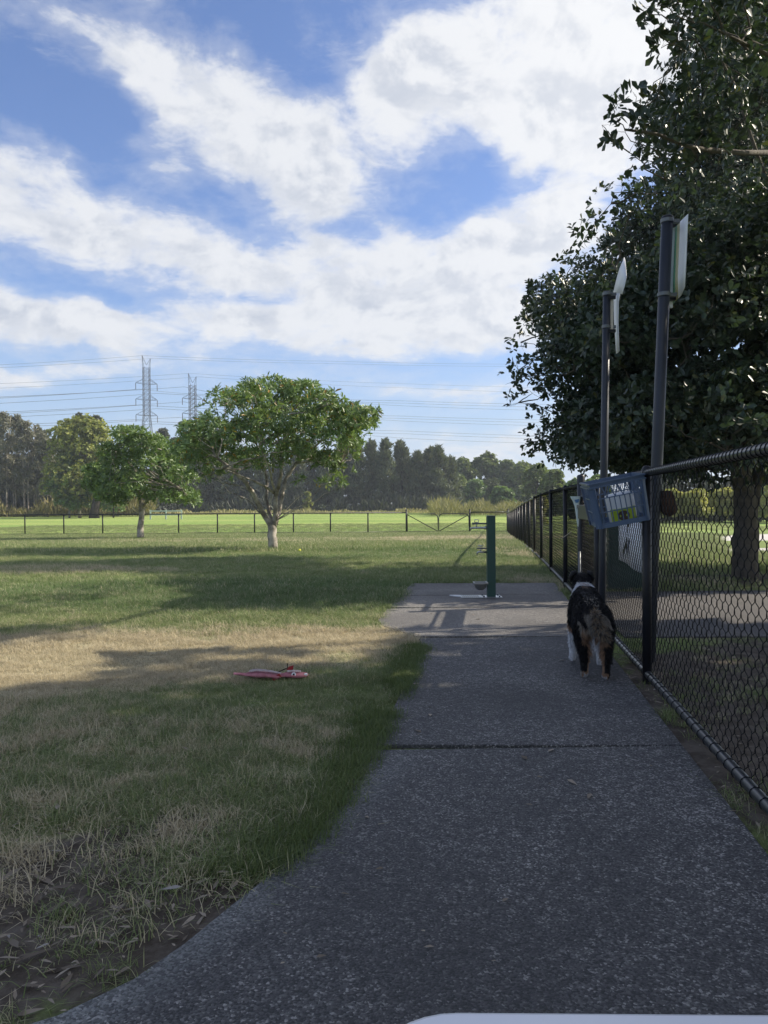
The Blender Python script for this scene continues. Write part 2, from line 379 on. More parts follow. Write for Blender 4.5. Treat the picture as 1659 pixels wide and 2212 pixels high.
AGG2 = concrete_mat('older_aggregate', (.095, .091, .088), (.225, .214, .20), (.42, .40, .37), 170, .5)
GROUND = ground_mat(); BLADE = blade_mat()
AGG = concrete_mat('exposed_aggregate', (.048, .049, .052), (.118, .118, .120), (.46, .45, .43), 185, .65, [tuple(onground(*q_))[:2] for q_ in ((120, 2210), (285, 2130), (500, 1968), (706, 1780))])
PLAIN = concrete_mat('plain_concrete', (.075, .07, .068), (.13, .122, .115), (.22, .21, .20), 90, .3)

# ------------------------------------------------------------ ground sheet
def axis(parts):
    o = [parts[0][0]]
    for a, b, n in parts: o += list(np.linspace(a, b, n + 1)[1:])
    return np.array(o)
gxs = axis([(-1500, -300, 6), (-300, -60, 8), (-60, 60, 24), (60, 300, 8), (300, 1500, 6)])
gys = axis([(-400, -20, 5), (-20, 0, 4), (0, 60, 60), (60, 300, 12), (300, 2000, 8)])
GX, GY = np.meshgrid(gxs, gys); GZ = gz(GX, GY)
nx, ny = len(gxs), len(gys)
mb = MB(); mb.add(np.stack([GX, GY, GZ], -1).reshape(-1, 3), [(j * nx + i, j * nx + i + 1, (j + 1) * nx + i + 1, (j + 1) * nx + i) for j in range(ny - 1) for i in range(nx - 1)])
tag(mb.build('ground', GROUND, smooth=True), kind='structure')

# ------------------------------------------------------------ concrete path inside the fence, cast in bays
TH = R(8.0); FS, FC = math.sin(TH), math.cos(TH)
def F(s, off=0.0, z=0.0):
    """point s metres along the long fence, off metres outward (to the right of it), z above the ground"""
    x = .852 + FS * s + FC * off; y = -.12 + FC * s - FS * off
    return Vector((x, y, float(gz(x, y)) + z))
def gp(lst): return [(onground(*p).x, onground(*p).y) for p in lst]
PT = .018
left1 = gp([(1010, 1622), (806, 1628), (770, 1680), (706, 1780), (610, 1880), (500, 1968), (400, 2050), (285, 2130), (120, 2210)])
path = bpy.data.objects.new('path', None); COL.objects.link(path); tag(path, kind='structure')
def pe(s): q = F(s, -.085); return (q.x, q.y)                # the path's edge beside the fence
def sl_for(y): return (y + .12 + FS * -.085) / FC            # s of the edge point with this y
y1 = onground(1000, 1622).y; y2 = onground(1000, 1381).y; y3 = onground(1000, 1316).y; y4 = onground(1000, 1289).y; y5 = onground(1000, 1263).y
bays = []
lp = left1[1:]
bays.append([pe(sl_for(y1)), *[p for p in lp], (-2.6, .4), (-2.6, -1.6), pe(-1.3), pe(.6)])
l2 = gp([(810, 1618), (838, 1560), (866, 1500), (895, 1440), (915, 1400), (905, 1384)])
bays.append([pe(sl_for(y2)), l2[5], *l2[::-1][1:], pe(sl_for(y1))])
l3 = gp([(898, 1379), (860, 1366), (826, 1356), (816, 1345), (822, 1332), (836, 1318)])
bays.append([pe(sl_for(y3)), *l3[::-1], pe(sl_for(y2))])
l4 = gp([(837, 1316), (862, 1290)]); bays.append([pe(sl_for(y4)), *l4[::-1], pe(sl_for(y3))])
l5 = gp([(863, 1289), (889, 1263)]); bays.append([pe(sl_for(y5)), *l5[::-1], pe(sl_for(y4))])
for poly in bays:
    c = np.mean(poly, axis=0); gap = .005
    pl2 = []
    for p in poly:
        d = np.array(p) - c; L = np.linalg.norm(d); pl2.append(tuple(c + d * (1 - gap / L)))
    # orient counter-clockwise
    A = sum(pl2[i][0] * pl2[(i + 1) % len(pl2)][1] - pl2[(i + 1) % len(pl2)][0] * pl2[i][1] for i in range(len(pl2)))
    if A < 0: pl2 = pl2[::-1]
    MB().prism(pl2, -.08, PT, 0).build('slab', AGG if poly in bays[:2] else AGG2, path, bevel=.004)
ow = MB(); a = F(5.95, .12); b_ = F(9.0, .12)
ow.prism([(a.x, a.y), (14, 5.55), (14, 8.9), (b_.x, b_.y - .1)], -.08, .012)
tag(ow.build('outer_path', PLAIN), kind='structure')
dv = MB(); dpoly = [(7.4, 16.6), (11.8, 16.6), (26, 33), (40, 42), (17.5, 38), (14.0, 32.5)]
ys_ = [float(gz(0, q[1])) + .012 for q in dpoly]
dv.add([(q[0], q[1], z) for q, z in zip(dpoly, ys_)], [(0, 1, 2), (0, 2, 5), (2, 3, 4), (2, 4, 5)])
tag(dv.build('driveway', mat('pale_driveway', (.55, .53, .5), .9, 0, .2, None, (.4, .2, (.45, .43, .4)))), kind='structure')

# ------------------------------------------------------------ grass
def tuft(nb, spread, h, wdt, lean, seed):
    r = np.random.default_rng(seed)
    tm = np.array([(-.5, 0, 0), (.5, 0, 0), (.36, .55, 0), (-.36, .55, 0), (0, 1, 0)], float)
    p = r.normal(0, spread, (nb, 2)); a = r.uniform(0, 6.283, nb); H = h * r.uniform(.45, 1.15, nb); ln = lean * r.uniform(.2, 1.3, nb)
    v = np.zeros((nb, 5, 3))
    for i in range(5):
        t_ = tm[i, 1]; out_ = ln * H * t_ * t_
        v[:, i, 0] = p[:, 0] + np.cos(a) * out_ - np.sin(a) * tm[i, 0] * wdt
        v[:, i, 1] = p[:, 1] + np.sin(a) * out_ + np.cos(a) * tm[i, 0] * wdt
        v[:, i, 2] = H * t_ * (1 - .25 * ln * t_)
    me = bpy.data.meshes.new('tuft')
    fs = []
    for k in range(nb): fs += [(5 * k, 5 * k + 1, 5 * k + 2, 5 * k + 3), (5 * k + 3, 5 * k + 2, 5 * k + 4)]
    me.from_pydata(v.reshape(-1, 3).tolist(), [], fs); me.materials.append(BLADE)
    return bpy.data.objects.new('tuft', me)
def polymask(poly, x, y):
    ins = np.zeros(len(x), bool); n = len(poly); j = n - 1
    for i in range(n):
        xi, yi = poly[i]; xj, yj = poly[j]
        c = ((yi > y) != (yj > y)) & (x < (xj - xi) * (y - yi) / (yj - yi + 1e-12) + xi); ins ^= c; j = i
    return ins
def vnoise(x, y, s, seed=0):
    """cheap smooth value noise"""
    r = np.random.default_rng(seed).random((64, 64)); X = x * s + 1000; Y = y * s + 1000
    i = np.floor(X).astype(int); j = np.floor(Y).astype(int); u = X - i; v = Y - j; u = u * u * (3 - 2 * u); v = v * v * (3 - 2 * v)
    g = lambda a, b: r[a % 64, b % 64]
    return (g(i, j) * (1 - u) + g(i + 1, j) * u) * (1 - v) + (g(i, j + 1) * (1 - u) + g(i + 1, j + 1) * u) * v
def ellip(x, y, cx, cy, rx, ry): return np.clip(1.3 - np.hypot((x - cx) / rx, (y - cy) / ry), 0, 1)
outline = [pe(-1.3), pe(sl_for(y5))] + l5[::-1] + l4[::-1] + l3[::-1] + l2[::-1] + lp + [(-2.6, .4), (-2.6, -1.6)]
pts_, scl_, var_ = [], [], []
def sow(n, x0, x1, ya, yb, s0, s1, var0, nvar, seed):
    r = np.random.default_rng(seed)
    u = r.random(n); y = ya + (yb - ya) * u; x = r.uniform(x0, x1, n)
    vis = np.abs(x) < y * .56 + .8; x, y = x[vis], y[vis]
    keep = np.ones(len(x), bool)
    keep &= ~polymask(outline, x, y)
    keep &= ~polymask([(a.x, a.y), (14, 5.55), (14, 8.9), (b_.x, b_.y - .1)], x, y)
    keep &= ~polymask([(q[0], q[1]) for q in dpoly], x, y)
    fx = .852 + FS * (y + .12) / FC
    offx = (x - fx)                                       # beyond the fence line if > 0
    bare = np.clip(ellip(x, y, -1.15, 1.85, 1.15, .60) * 1.5 + ellip(x, y, -.7, 2.25, .7, .35) * .8 + ellip(x, y, 3.4, 4.0, 2.2, 2.2) * 1.2 + ellip(x, y, 2.0, 2.6, 1.0, 2.5) * 1.2 + ellip(x, y, 4.8, 10.2, 2.3, 1.0) * 1.2, 0, .97)
    bare = np.where((offx > -.12) & (offx < .1) & (y < 7), .75, bare)
    keep &= r.random(len(x)) > bare * np.clip(.4 + vnoise(x, y, 2.2, 3), 0, 1)
    keep &= r.random(len(x)) > .55 * (vnoise(x, y, 3.1, 9) < .35) * (y < 6)
    x, y = x[keep], y[keep]
    hgt = .7 + .55 * vnoise(x, y, .9, 5) + .35 * vnoise(x, y, 4, 6)
    hgt *= 1 + .45 * ellip(x, y, -1.5, 8.6, 3.2, 2.2) - .35 * ellip(x, y, -2, 5.2, 3.4, 1.0)
    pts_.append(np.stack([x, y, gz(x, y)], -1)); scl_.append(hgt * r.uniform(s0, s1, len(x))); var_.append(r.integers(var0, var0 + nvar, len(x)))
sow(26000, -3.2, 1.2, 1.2, 4.6, .45, .95, 0, 4, 1)
sow(30000, -5, 1.2, 4.4, 9, .6, 1.1, 0, 4, 2)
sow(26000, -11, 3.5, 8.5, 19, .8, 1.3, 0, 4, 3)
sow(24000, -24, 7, 18, 45, .9, 1.4, 4, 3, 4)
sow(9000, 1.3, 5, 2.0, 12, .4, .9, 0, 4, 5)
sow(14000, 3, 16, 9, 40, .8, 1.3, 4, 3, 6)
sow(9000, -30, 26, 45, 66, .8, 1.1, 4, 3, 8)
# lush fringe hugging the path's left edge
r_ = np.random.default_rng(12)
edge = np.array(left1[1:] [::-1] + l2 [:5]); seg = np.diff(edge, axis=0); Ls = np.linalg.norm(seg, axis=1); cum = np.r_[0, np.cumsum(Ls)]
tt = r_.uniform(0, cum[-1], 3400); k = np.clip(np.searchsorted(cum, tt) - 1, 0, len(seg) - 1); fr = (tt - cum[k]) / Ls[k]
q = edge[k] + seg[k] * fr[:, None]; nrm = np.stack([-seg[k][:, 1], seg[k][:, 0]], -1) / Ls[k][:, None]
q = q + nrm * (np.abs(r_.normal(0, .085, len(q))) - .03)[:, None]
q = q[vnoise(q[:, 0], q[:, 1], 2.6, 33) + .25 * (q[:, 1] > 2.3) > .42]
inside = np.zeros(len(q), bool)
for poly in bays: inside |= polymask(poly, q[:, 0], q[:, 1])
edge_over = inside & (r_.random(len(q)) < .6); q = q[~edge_over]
pts_.append(np.c_[q, np.zeros(len(q)) + .0]); scl_.append(r_.uniform(.5, 1.0, len(q))); var_.append(r_.integers(7, 9, len(q)))
GP = np.concatenate(pts_); GSC = np.concatenate(scl_); GV = np.concatenate(var_)
GREENBLADE = leafmat('edge_blade', (.085, .135, .05), (.15, .19, .075), None, .55, .3, .25)
tc_ = bpy.data.collections.new('tuft_sources')
tufts = [tuft(30, .035, .050, .0028, 1.7, 11), tuft(26, .045, .042, .0028, 2.2, 12), tuft(34, .03, .060, .0026, 1.3, 13), tuft(22, .05, .034, .003, 2.6, 14),
         tuft(34, .11, .085, .008, .8, 15), tuft(30, .14, .075, .009, 1.1, 16), tuft(26, .09, .10, .007, .6, 17), tuft(30, .03, .065, .003, .9, 18), tuft(26, .04, .05, .003, 1.3, 19)]
for i, o in enumerate(tufts):
    o.name = 'tuft_%02d' % i
    if i >= 7: o.data.materials[0] = GREENBLADE
    tc_.objects.link(o)
me = bpy.data.meshes.new('grass'); me.vertices.add(len(GP)); me.vertices.foreach_set('co', GP.astype(np.float32).reshape(-1))
for nm, ty, arr in (('scl', 'FLOAT', GSC), ('rotz', 'FLOAT', np.random.default_rng(5).uniform(0, 6.283, len(GP))), ('var', 'INT', GV)):
    at_ = me.attributes.new(nm, ty, 'POINT'); at_.data.foreach_set('value', arr.astype(np.float32 if ty == 'FLOAT' else np.int32))
me.materials.append(BLADE)
grass = bpy.data.objects.new('grass', me); COL.objects.link(grass)
tag(grass, 'short patchy lawn grass, green and straw coloured, around the path', 'grass', kind='stuff')
ng = bpy.data.node_groups.new('sow_grass', 'GeometryNodeTree')
ng.interface.new_socket('Geometry', in_out='INPUT', socket_type='NodeSocketGeometry'); ng.interface.new_socket('Geometry', in_out='OUTPUT', socket_type='NodeSocketGeometry')
gi = ng.nodes.new('NodeGroupInput'); go = ng.nodes.new('NodeGroupOutput'); ip = ng.nodes.new('GeometryNodeInstanceOnPoints')
ci = ng.nodes.new('GeometryNodeCollectionInfo'); ci.inputs[0].default_value = tc_; ci.inputs['Separate Children'].default_value = True; ci.inputs['Reset Children'].default_value = True
def nattr(nm, ty):
    n = ng.nodes.new('GeometryNodeInputNamedAttribute'); n.data_type = ty; n.inputs[0].default_value = nm; return n.outputs[0]
ip.inputs['Pick Instance'].default_value = True
cz = ng.nodes.new('ShaderNodeCombineXYZ'); ng.links.new(nattr('rotz', 'FLOAT'), cz.inputs[2])
ng.links.new(gi.outputs[0], ip.inputs['Points']); ng.links.new(ci.outputs[0], ip.inputs['Instance']); ng.links.new(nattr('var', 'INT'), ip.inputs['Instance Index'])
ng.links.new(cz.outputs[0], ip.inputs['Rotation']); ng.links.new(nattr('scl', 'FLOAT'), ip.inputs['Scale']); ng.links.new(ip.outputs[0], go.inputs[0])
gm = grass.modifiers.new('sow', 'NODES'); gm.node_group = ng

# ------------------------------------------------------------ fences
def wiremesh(L, H, seg2=True, sides=4, rad=.0017, pitch=.0372):
    """chain-link netting: flattened spirals hooked into each other; x along, z up"""
    nW = int(round(L / pitch)); p = L / nW; nz = int(round(H / pitch)); hz = H / nz
    base = []
    for j in range(nz + 1):
        sx = 1 if j % 2 == 0 else -1
        base.append((sx * (p * .5 + .0052), 0.0, j * hz))
        if seg2 and j < nz: base.append((0, (.0055 if sx > 0 else -.0055), (j + .5) * hz))
    base = np.array(base); one = MB(); one.tube(base, rad, sides, cap=False)
    V = one.v[0]; Fq = np.array(one.f); N = len(V)
    allv = np.concatenate([V + np.array(((k + .5) * p, 0, 0)) for k in range(nW)])
    # every second spiral is half a turn out so that the bends meet
    allv = allv.reshape(nW, N, 3); odd = allv[1::2]; cx = (np.arange(nW)[1::2] + .5) * p
    odd[:, :, 0] = 2 * cx[:, None] - odd[:, :, 0]; odd[:, :, 1] *= -1; allv[1::2] = odd
    return npmesh('wire_mesh', allv.reshape(-1, 3), N, [WIRE], 0, Fq)
Hn = 1.14
WM_near = wiremesh(2.24, Hn, True, 5, .0017); WM_far = wiremesh(2.24, Hn, False, 3, .0019)
POSTR, RAILR = .0255, .0205
RAILM = mat('rail_vinyl_sky_sheen', (.022, .025, .030), .30, 0, .6, (60, .1, .002), (9, .25, (.04, .043, .048)))  # black vinyl, base colour lightened for the sky reflected on the rails
postm = MB().tube([(0, 0, -.1), (0, 0, 1.205)], POSTR, 14).lathe([(POSTR + .002, 1.17), (POSTR + .002, 1.205), (.018, 1.222), (.0, 1.226)], n=14).mesh('post', BLACKVINYL, True)
lf = thing('chain_link_fence', 'long black chain link fence running beside the path into the distance', 'fence', F(0))
def child(name, me, parent, loc, rz=0, kind=None, rot=None):
    o = bpy.data.objects.new(name, me); COL.objects.link(o); o.parent = parent
    pl_ = parent.location; o.location = Matrix.Rotation(-parent.rotation_euler.z, 3, 'Z') @ (Vector(loc) - pl_); o.rotation_euler = rot or (0, 0, rz - parent.rotation_euler.z)
    if kind: o['kind'] = kind
    return o
posts = [0.0, 2.24, 4.49, 6.53, 7.72] + [9.37 + 2.262 * i for i in range(17)]
fence_ang = math.pi / 2 - TH
def netting(parent, A, B, near):
    d = B - A; L = math.hypot(d.x, d.y); o = child('wire_mesh', WM_near if near else WM_far, parent, A + Vector((0, 0, .055)), kind='stuff')
    # shear with the slope by tilting a little, scale to the bay's length
    o.rotation_euler = (0, -math.atan2(d.z, L), math.atan2(d.y, d.x)); o.scale = (L / 2.24, 1, 1)
for i, s in enumerate(posts):
    if s in (6.53, 7.72): continue
    child('post', postm, lf, F(s))
tall = MB().tube([(0, 0, -.1), (0, 0, 1.27)], .036, 16).lathe([(.039, 1.20), (.039, 1.275), (.03, 1.29), (0, 1.293)], n=16).mesh('gate_post', POLE, True)
child('gate_post', tall, lf, F(7.72)); child('gate_post', MB().tube([(0, 0, -.1), (0, 0, 1.2)], .03, 14).mesh('gate_post', BLACKVINYL, True), lf, F(6.53))
for i in range(len(posts) - 1):
    if posts[i] == 6.53: continue
    netting(lf, F(posts[i], .024), F(posts[i + 1], .024), i < 6)
# rails with the netting's lashings wound round them
def rail(s0, s1, z, pitch, r=RAILR, n=10):
    S = np.arange(s0, s1 + .01, .4) if s1 - s0 > .8 else np.linspace(s0, s1, 3)
    if S[-1] < s1 - 1e-3: S = np.append(S, s1)
    P = [F(s, 0, z) - F(0) for s in S]
    MB().tube(P, r, n + 4).build('rail', RAILM, lf, smooth=True)
    lash = MB(); s = s0 + .03
    while s < min(s1, 16):
        c = F(s, 0, z) - F(0); pts = []
        for k in range(11):
            a_ = k / 10 * 2 * math.pi; rr = r + .0012
            pts.append(c + Vector((FS, FC, 0)) * (.012 * k / 10 - .006) + Vector((FC, -FS, 0)) * (rr * math.cos(a_)) + Vector((0, 0, 1)) * (rr * math.sin(a_)))
        lash.tube(pts, .0019, 4, cap=False); s += pitch * random.uniform(.96, 1.04)
    tag(lash.build('lashing', WIRE, lf), kind='stuff')
rail(0, 6.53, 1.185, .045); rail(7.72, posts[-1], 1.185, .045)
rail(0, 6.53, .055, .095); rail(7.72, posts[-1], .055, .095)

# pedestrian gate between the two gate posts
gt = thing('pedestrian_gate', 'narrow chain link gate with galvanised frame, between the crate and the tall capped post', 'gate', F(6.60))
gl = F(7.66) - F(6.60)
GALV = mat('galvanised', (.13, .14, .15), .5, .5, .5, (30, .2, .001), (8, .25, (.18, .19, .2)))
up_ = Vector((0, 0, 1))
MB().tube([up_ * .08, up_ * 1.08, gl + up_ * 1.08, gl + up_ * .08, up_ * .08], .016, 10).build('gate_frame', POLE, gt, smooth=True)
o = bpy.data.objects.new('wire_mesh', WM_near); COL.objects.link(o); o.parent = gt; o.location = (.0, 0, .08); o.rotation_euler = (0, 0, fence_ang); o.scale = (1.06 / 2.24, 1, 1.0 / Hn); o['kind'] = 'stuff'
MB().box(gl * .5 + Vector((-.03, 0, .93)), (.02, gl.length * .95, .13), Matrix.Rotation(-TH, 3, 'Z')).build('board', POLE, gt, bevel=.003)
lt = MB().box(gl * .93 + Vector((-.02, 0, .98)), (.05, .10, .035)).box(gl * .95 + Vector((-.03, 0, .92)), (.02, .02, .1)); lt.build('latch', GALV, gt, bevel=.004)
MB().tube([gl * .9 + Vector((-.035, 0, z)) for z in (.10, .55)], .012, 8).build('drop_bolt', GALV, gt, smooth=True)
for z in (.25, .9): MB().box((-.01, -.03, z), (.05, .07, .03)).build('hinge', GALV, gt, bevel=.003)

# far fence with double gate
FY = 45.4
def FF(px, z=0.0):
    p = at(px, 1150, FY); return Vector((p.x, FY, float(gz(0, FY)) + z))
ff = thing('chain_link_fence', 'low chain link fence crossing the far side of the lawn in front of the field', 'fence', FF(878))
fposts = [-450, -366, -282, -198, -114, -30, 54, 138, 222, 304, 386, 470, 550, 634, 714, 795, 878]
far_post = MB().tube([(0, 0, -.1), (0, 0, 1.2)], .040, 8).mesh('post', BLACKVINYL, True)
big_post = MB().tube([(0, 0, -.1), (0, 0, 1.36)], .048, 8).lathe([(.052, 1.32), (.052, 1.37), (0, 1.39)], n=8).mesh('gate_post', BLACKVINYL, True)
for px in fposts[:-1]: child('post', far_post, ff, FF(px))
for px in (878, 1015): child('gate_post', big_post, ff, FF(px))
child('corner_post', big_post, ff, F(posts[-1]) if False else FF(1098))
for pa, pb in list(zip(fposts[:-1], fposts[1:])) + [(1015, 1056), (1056, 1098)]: netting(ff, FF(pa), FF(pb), False)
def seg(parent, name, A, B, r=.032, mt=BLACKVINYL):
    MB().tube([A - parent.location, B - parent.location], r, 8).build(name, mt, parent, smooth=True)
for z in (1.185, .05): seg(ff, 'rail', FF(-450, z), FF(878, z)); seg(ff, 'rail', FF(1015, z), FF(1098, z))
for (pa, pb, lab, flip) in ((880, 946, 'left leaf of the far double gate, diagonal brace falling to the right', False), (948, 1013, 'right leaf of the far double gate, diagonal brace rising to the right', True)):
    g_ = thing('field_gate_leaf', lab, 'gate', FF(pa), group='leaves of the far double gate')
    A = Vector((0, 0, 0)); B = FF(pb) - FF(pa); fr_ = []
    hgt = 1.10
    def arc(c, r, a0, a1): return [c + Vector((r * math.cos(R(a0 + (a1 - a0) * k / 5)), 0, r * math.sin(R(a0 + (a1 - a0) * k / 5)))) for k in range(6)]
    pts = [Vector((0, 0, .06))] + ([Vector((0, 0, hgt))] if not flip else arc(Vector((.25, 0, hgt - .25)), .25, 180, 90)) + (arc(Vector((B.x - .25, 0, hgt - .25)), .25, 90, 0)) + [B + Vector((0, 0, .06)), Vector((0, 0, .06))]
    MB().tube(pts, .026, 8).build('frame', POLE, g_, smooth=True)
    MB().tube([Vector((.02, 0, .08)), B + Vector((-.05, 0, hgt - .08))] if flip else [Vector((.02, 0, hgt - .05)), B + Vector((-.02, 0, .08))], .024, 8).build('brace', BLACKVINYL, g_, smooth=True)
    o = bpy.data.objects.new('wire_mesh', WM_far); COL.objects.link(o); o.parent = g_; o.scale = (B.x / 2.24, 1, .92); o.location = (0, 0, .06); o['kind'] = 'stuff'
# low rail barrier beyond the far fence
A = onground(325, 1122); s_ = A.y / FD
lr = thing('rail_barrier', 'low pale metal rail barrier standing in the field behind the far fence', 'barrier', A)
PALE = mat('pale_green_paint', (.42, .50, .46), .6)
Lr = 67 * s_
for x in (0, Lr * .5, Lr): MB().box((x, 0, .55), (.16, .12, 1.2)).build('post', PALE, lr)
for z in (.55, 1.0): MB().box((Lr / 2, -.08, z), (Lr, .06, .14)).build('rail', PALE, lr)
A = onground(765, 1106); s_ = A.y / FD
sg = thing('marker_post', 'thin pale marker post in front of the dark she-oaks', 'post', A)
MB().tube([(0, 0, 0), (0, 0, 26 * s_)], .09, 6).build('stake', PALEBARK, sg); MB().box((0, 0, 26 * s_), (.6, .08, .5)).build('marker', PALE, sg)
exec_after = []
# ------------------------------------------------------------ sign poles on the fence
WHITEP = mat('white_paint', (.74, .75, .77), .45, 0, .4, None, (7, .3, (.62, .63, .64)))
SIGNG = mat('sign_green', (.05, .20, .11), .5)
def bricks_mat():
    m = bpy.data.materials.new('printed_bricks'); m.use_nodes = True; t = NT(m.node_tree); b = t.n['Principled BSDF']
    uv = t.node('ShaderNodeTexCoord').outputs['Object']; x, y, z = t.sep(uv)
    br = t.node('ShaderNodeTexBrick'); t.put(br.inputs['Vector'], t.comb(t.m('MULTIPLY', y, 2.0), t.m('ADD', z, t.m('MULTIPLY', y, .5)), 0))
    br.inputs['Scale'].default_value = 9; br.inputs['Color1'].default_value = (.40, .34, .15, 1); br.inputs['Color2'].default_value = (.33, .30, .16, 1)
    br.inputs['Mortar'].default_value = (.20, .24, .13, 1); br.inputs['Mortar Size'].default_value = .03
    t.put(b.inputs['Base Color'], br.outputs[0]); b.inputs['Roughness'].default_value = .5; return m
BRICKP = bricks_mat()
def pole(label, base, top, r, clamps):
    t = thing('sign_pole', label, 'pole', base); d = top - base
    MB().tube([Vector((0, 0, -.15)), d * .25, d * .5, d], r, 20).build('shaft', POLE, t, smooth=True)
    MB().lathe([(0, .012), (r * .8, .010), (r + .002, .0), (r + .002, -.03)], tuple(d), 20).build('cap', BLACKVINYL, t, smooth=True)
    for z in clamps:
        k = (z - base.z) / d.z; c = d * k
        MB().lathe([(r + .001, -.013), (r + .005, -.011), (r + .005, .011), (r + .001, .013)], tuple(c), 20).box(c + Vector((r + .02, .01, 0)), (.05, .03, .022)).build('clamp', GALV, t, smooth=False)
    return t
Z1, Z2 = 4.92, 6.02
b1 = at(1401, 1431, Z1); b1.z = 0; t1 = at(1441.5, 470, Z1)
pole('thick grey pole behind the crate end of the fence, carrying the curved printed sign', b1, t1, .036, (at(0, 486, Z1).z, at(0, 645, Z1).z))
b2 = at(1299, 1400, Z2); b2.z = 0; t2 = at(1311, 632, Z2)
pole('slimmer dark grey pole standing beside the dog, with a bent blank sign at its top', b2, t2, .029, (at(0, 643, Z2).z, at(0, 714, Z2).z))
# jacket joint low on the slim pole
def plate(name, grid, mats, mcols, parent, thick=.003):
    mb = MB(); nr, nc = len(grid), len(grid[0])
    v = [p - parent.location for row in grid for p in row]
    f = [(r * nc + c, r * nc + c + 1, (r + 1) * nc + c + 1, (r + 1) * nc + c) for r in range(nr - 1) for c in range(nc - 1)]
    mb.add([tuple(q) for q in v], f); mb.m = [mcols[c] for r in range(nr - 1) for c in range(nc - 1)]
    o = mb.build(name, mats, parent, smooth=True); so_ = o.modifiers.new('thickness', 'SOLIDIFY'); so_.thickness = thick; return o
# printed sign: a tall curved sheet seen almost edge-on
s1 = thing('printed_sign', 'tall curved metal sign with green and brick print, clamped to the thick pole', 'sign', at(1462, 560, 5.05))
def s1row(yl, yr, k=0.0):
    cols = [(1441, 5.34), (1450, 5.24), (1457, 5.14), (1465, 5.05), (1471, 4.98), (1479, 4.88), (1487, 4.76)]
    out = []
    for i, (x, Z) in enumerate(cols):
        u = i / 6; y = yl + (yr - yl) * (u ** 1.1); out.append(at(x - (y - 462) * .042 + k, y, Z))
    return out
grid = [s1row(508, 462), s1row(540, 500), s1row(580, 545), s1row(620, 585)]
last = s1row(672, 626); last = [at(1440, 672, 5.34), at(1447, 665, 5.25), at(1453, 658, 5.15), at(1460, 650, 5.06), at(1466, 644, 5.0), at(1472, 638, 4.92), at(1480, 620, 4.79)]
grid.append(last)
plate('sheet', grid, [SIGNG, BRICKP, WHITEP], [0, 0, 0, 1, 2, 2], s1)
MB().box(at(1450, 567, 5.10) - s1.location, (.030, .02, (650 - 491) / FD * 5.1), Matrix.Rotation(R(2.2), 3, 'Y')).build('channel', WHITEP, s1, bevel=.003)
MB().box(at(1448, 657, 5.10) - s1.location, (.026, .02, .05)).build('channel_end', WHITEP, s1)
for y in (486, 645): MB().box(at(1447, y, 5.06) - s1.location, (.07, .03, .025)).build('bracket', BLACKVINYL, s1)
# bent sign
s2 = thing('bent_sign', 'pale blank sign bent backwards at the top of the slim pole', 'sign', at(1335, 660, 6.05))
plate('folded_blade', [[at(1349, 556, 6.36), at(1351, 562, 6.30)], [at(1338.7, 580, 6.30), at(1354, 599, 5.86)], [at(1331, 608, 6.24), at(1349, 620, 5.87)], [at(1325.5, 631, 6.18), at(1344.5, 636, 5.90)]], [WHITEP], [0], s2)
plate('sheet', [[at(1325.5, 631, 6.20), at(1333, 633, 6.08), at(1340, 633, 5.96)], [at(1326, 650, 6.20), at(1332, 651, 6.08), at(1337, 651, 5.96)], [at(1327, 690, 6.2), at(1332, 691, 6.08), at(1336, 692, 5.97)],
                [at(1328.8, 720, 6.2), at(1333, 721, 6.08), at(1336.8, 721, 5.97)], [at(1331.5, 764, 6.2), at(1335, 762, 6.08), at(1338.5, 758, 5.97)]], [WHITEP], [0, 0], s2)
MB().box(at(1321, 680, 6.02) - s2.location, (.022, .02, (713 - 646) / FD * 6.02)).build('channel', mat('cream_channel', (.62, .55, .45), .5), s2, bevel=.002)
for y in (643, 715): MB().box(at(1321, y, 6.0) - s2.location, (.06, .025, .022)).build('bracket', BLACKVINYL, s2)

# ------------------------------------------------------------ milk crate on the fence
CRB = mat('blue_plastic', (.070, .110, .19), .40, 0, .5, (40, .1, .001), (6, .3, (.09, .135, .22)))
CW, CL, CH = .325, .40, .275
ctr = at(1341, 1084, 4.30)
crate = thing('milk_crate', 'blue plastic milk crate hung tilted on the inner side of the fence', 'crate', ctr)
crate.rotation_euler = (Matrix.Rotation(-TH, 3, 'Z') @ Matrix.Rotation(R(-11), 3, 'Y') @ Matrix.Rotation(R(3), 3, 'X')).to_euler()
tp = .93                                   # the foot is a little narrower than the mouth
def cpt(u, v, h):                          # u,v in -1..1 across width/length, h in 0..1 up
    k = tp + (1 - tp) * h; return Vector((u * CW / 2 * k, v * CL / 2 * k + CL / 2, (h - .5) * CH))
def bar(a, b, wd, th, mb):
    d = b - a; L = d.length; rot = d.to_track_quat('Z', 'X').to_matrix(); mb.box((a + b) / 2, (wd, th, L), rot)
rim = MB()
for h, wd in ((.985, .011), (.90, .007)):
    for (u0, v0, u1, v1) in ((-1, -1, 1, -1), (1, -1, 1, 1), (1, 1, -1, 1), (-1, 1, -1, -1)):
        bar(cpt(u0 * 1.04, v0 * 1.04, h), cpt(u1 * 1.04, v1 * 1.04, h), .008 if h < .95 else .008, wd, rim)
for (u0, v0, u1, v1) in ((-1, -1, 1, -1), (1, -1, 1, 1), (1, 1, -1, 1), (-1, 1, -1, -1)):
    a = (cpt(u0, v0, .90) + cpt(u0, v0, 1)) / 2; b = (cpt(u1, v1, .90) + cpt(u1, v1, 1)) / 2; d = b - a; L = d.length
    rim.box((a + b) / 2, (L if abs(d.x) > abs(d.y) else .003, .003 if abs(d.x) > abs(d.y) else L, .1 * CH))
rim.build('rim', CRB, crate)
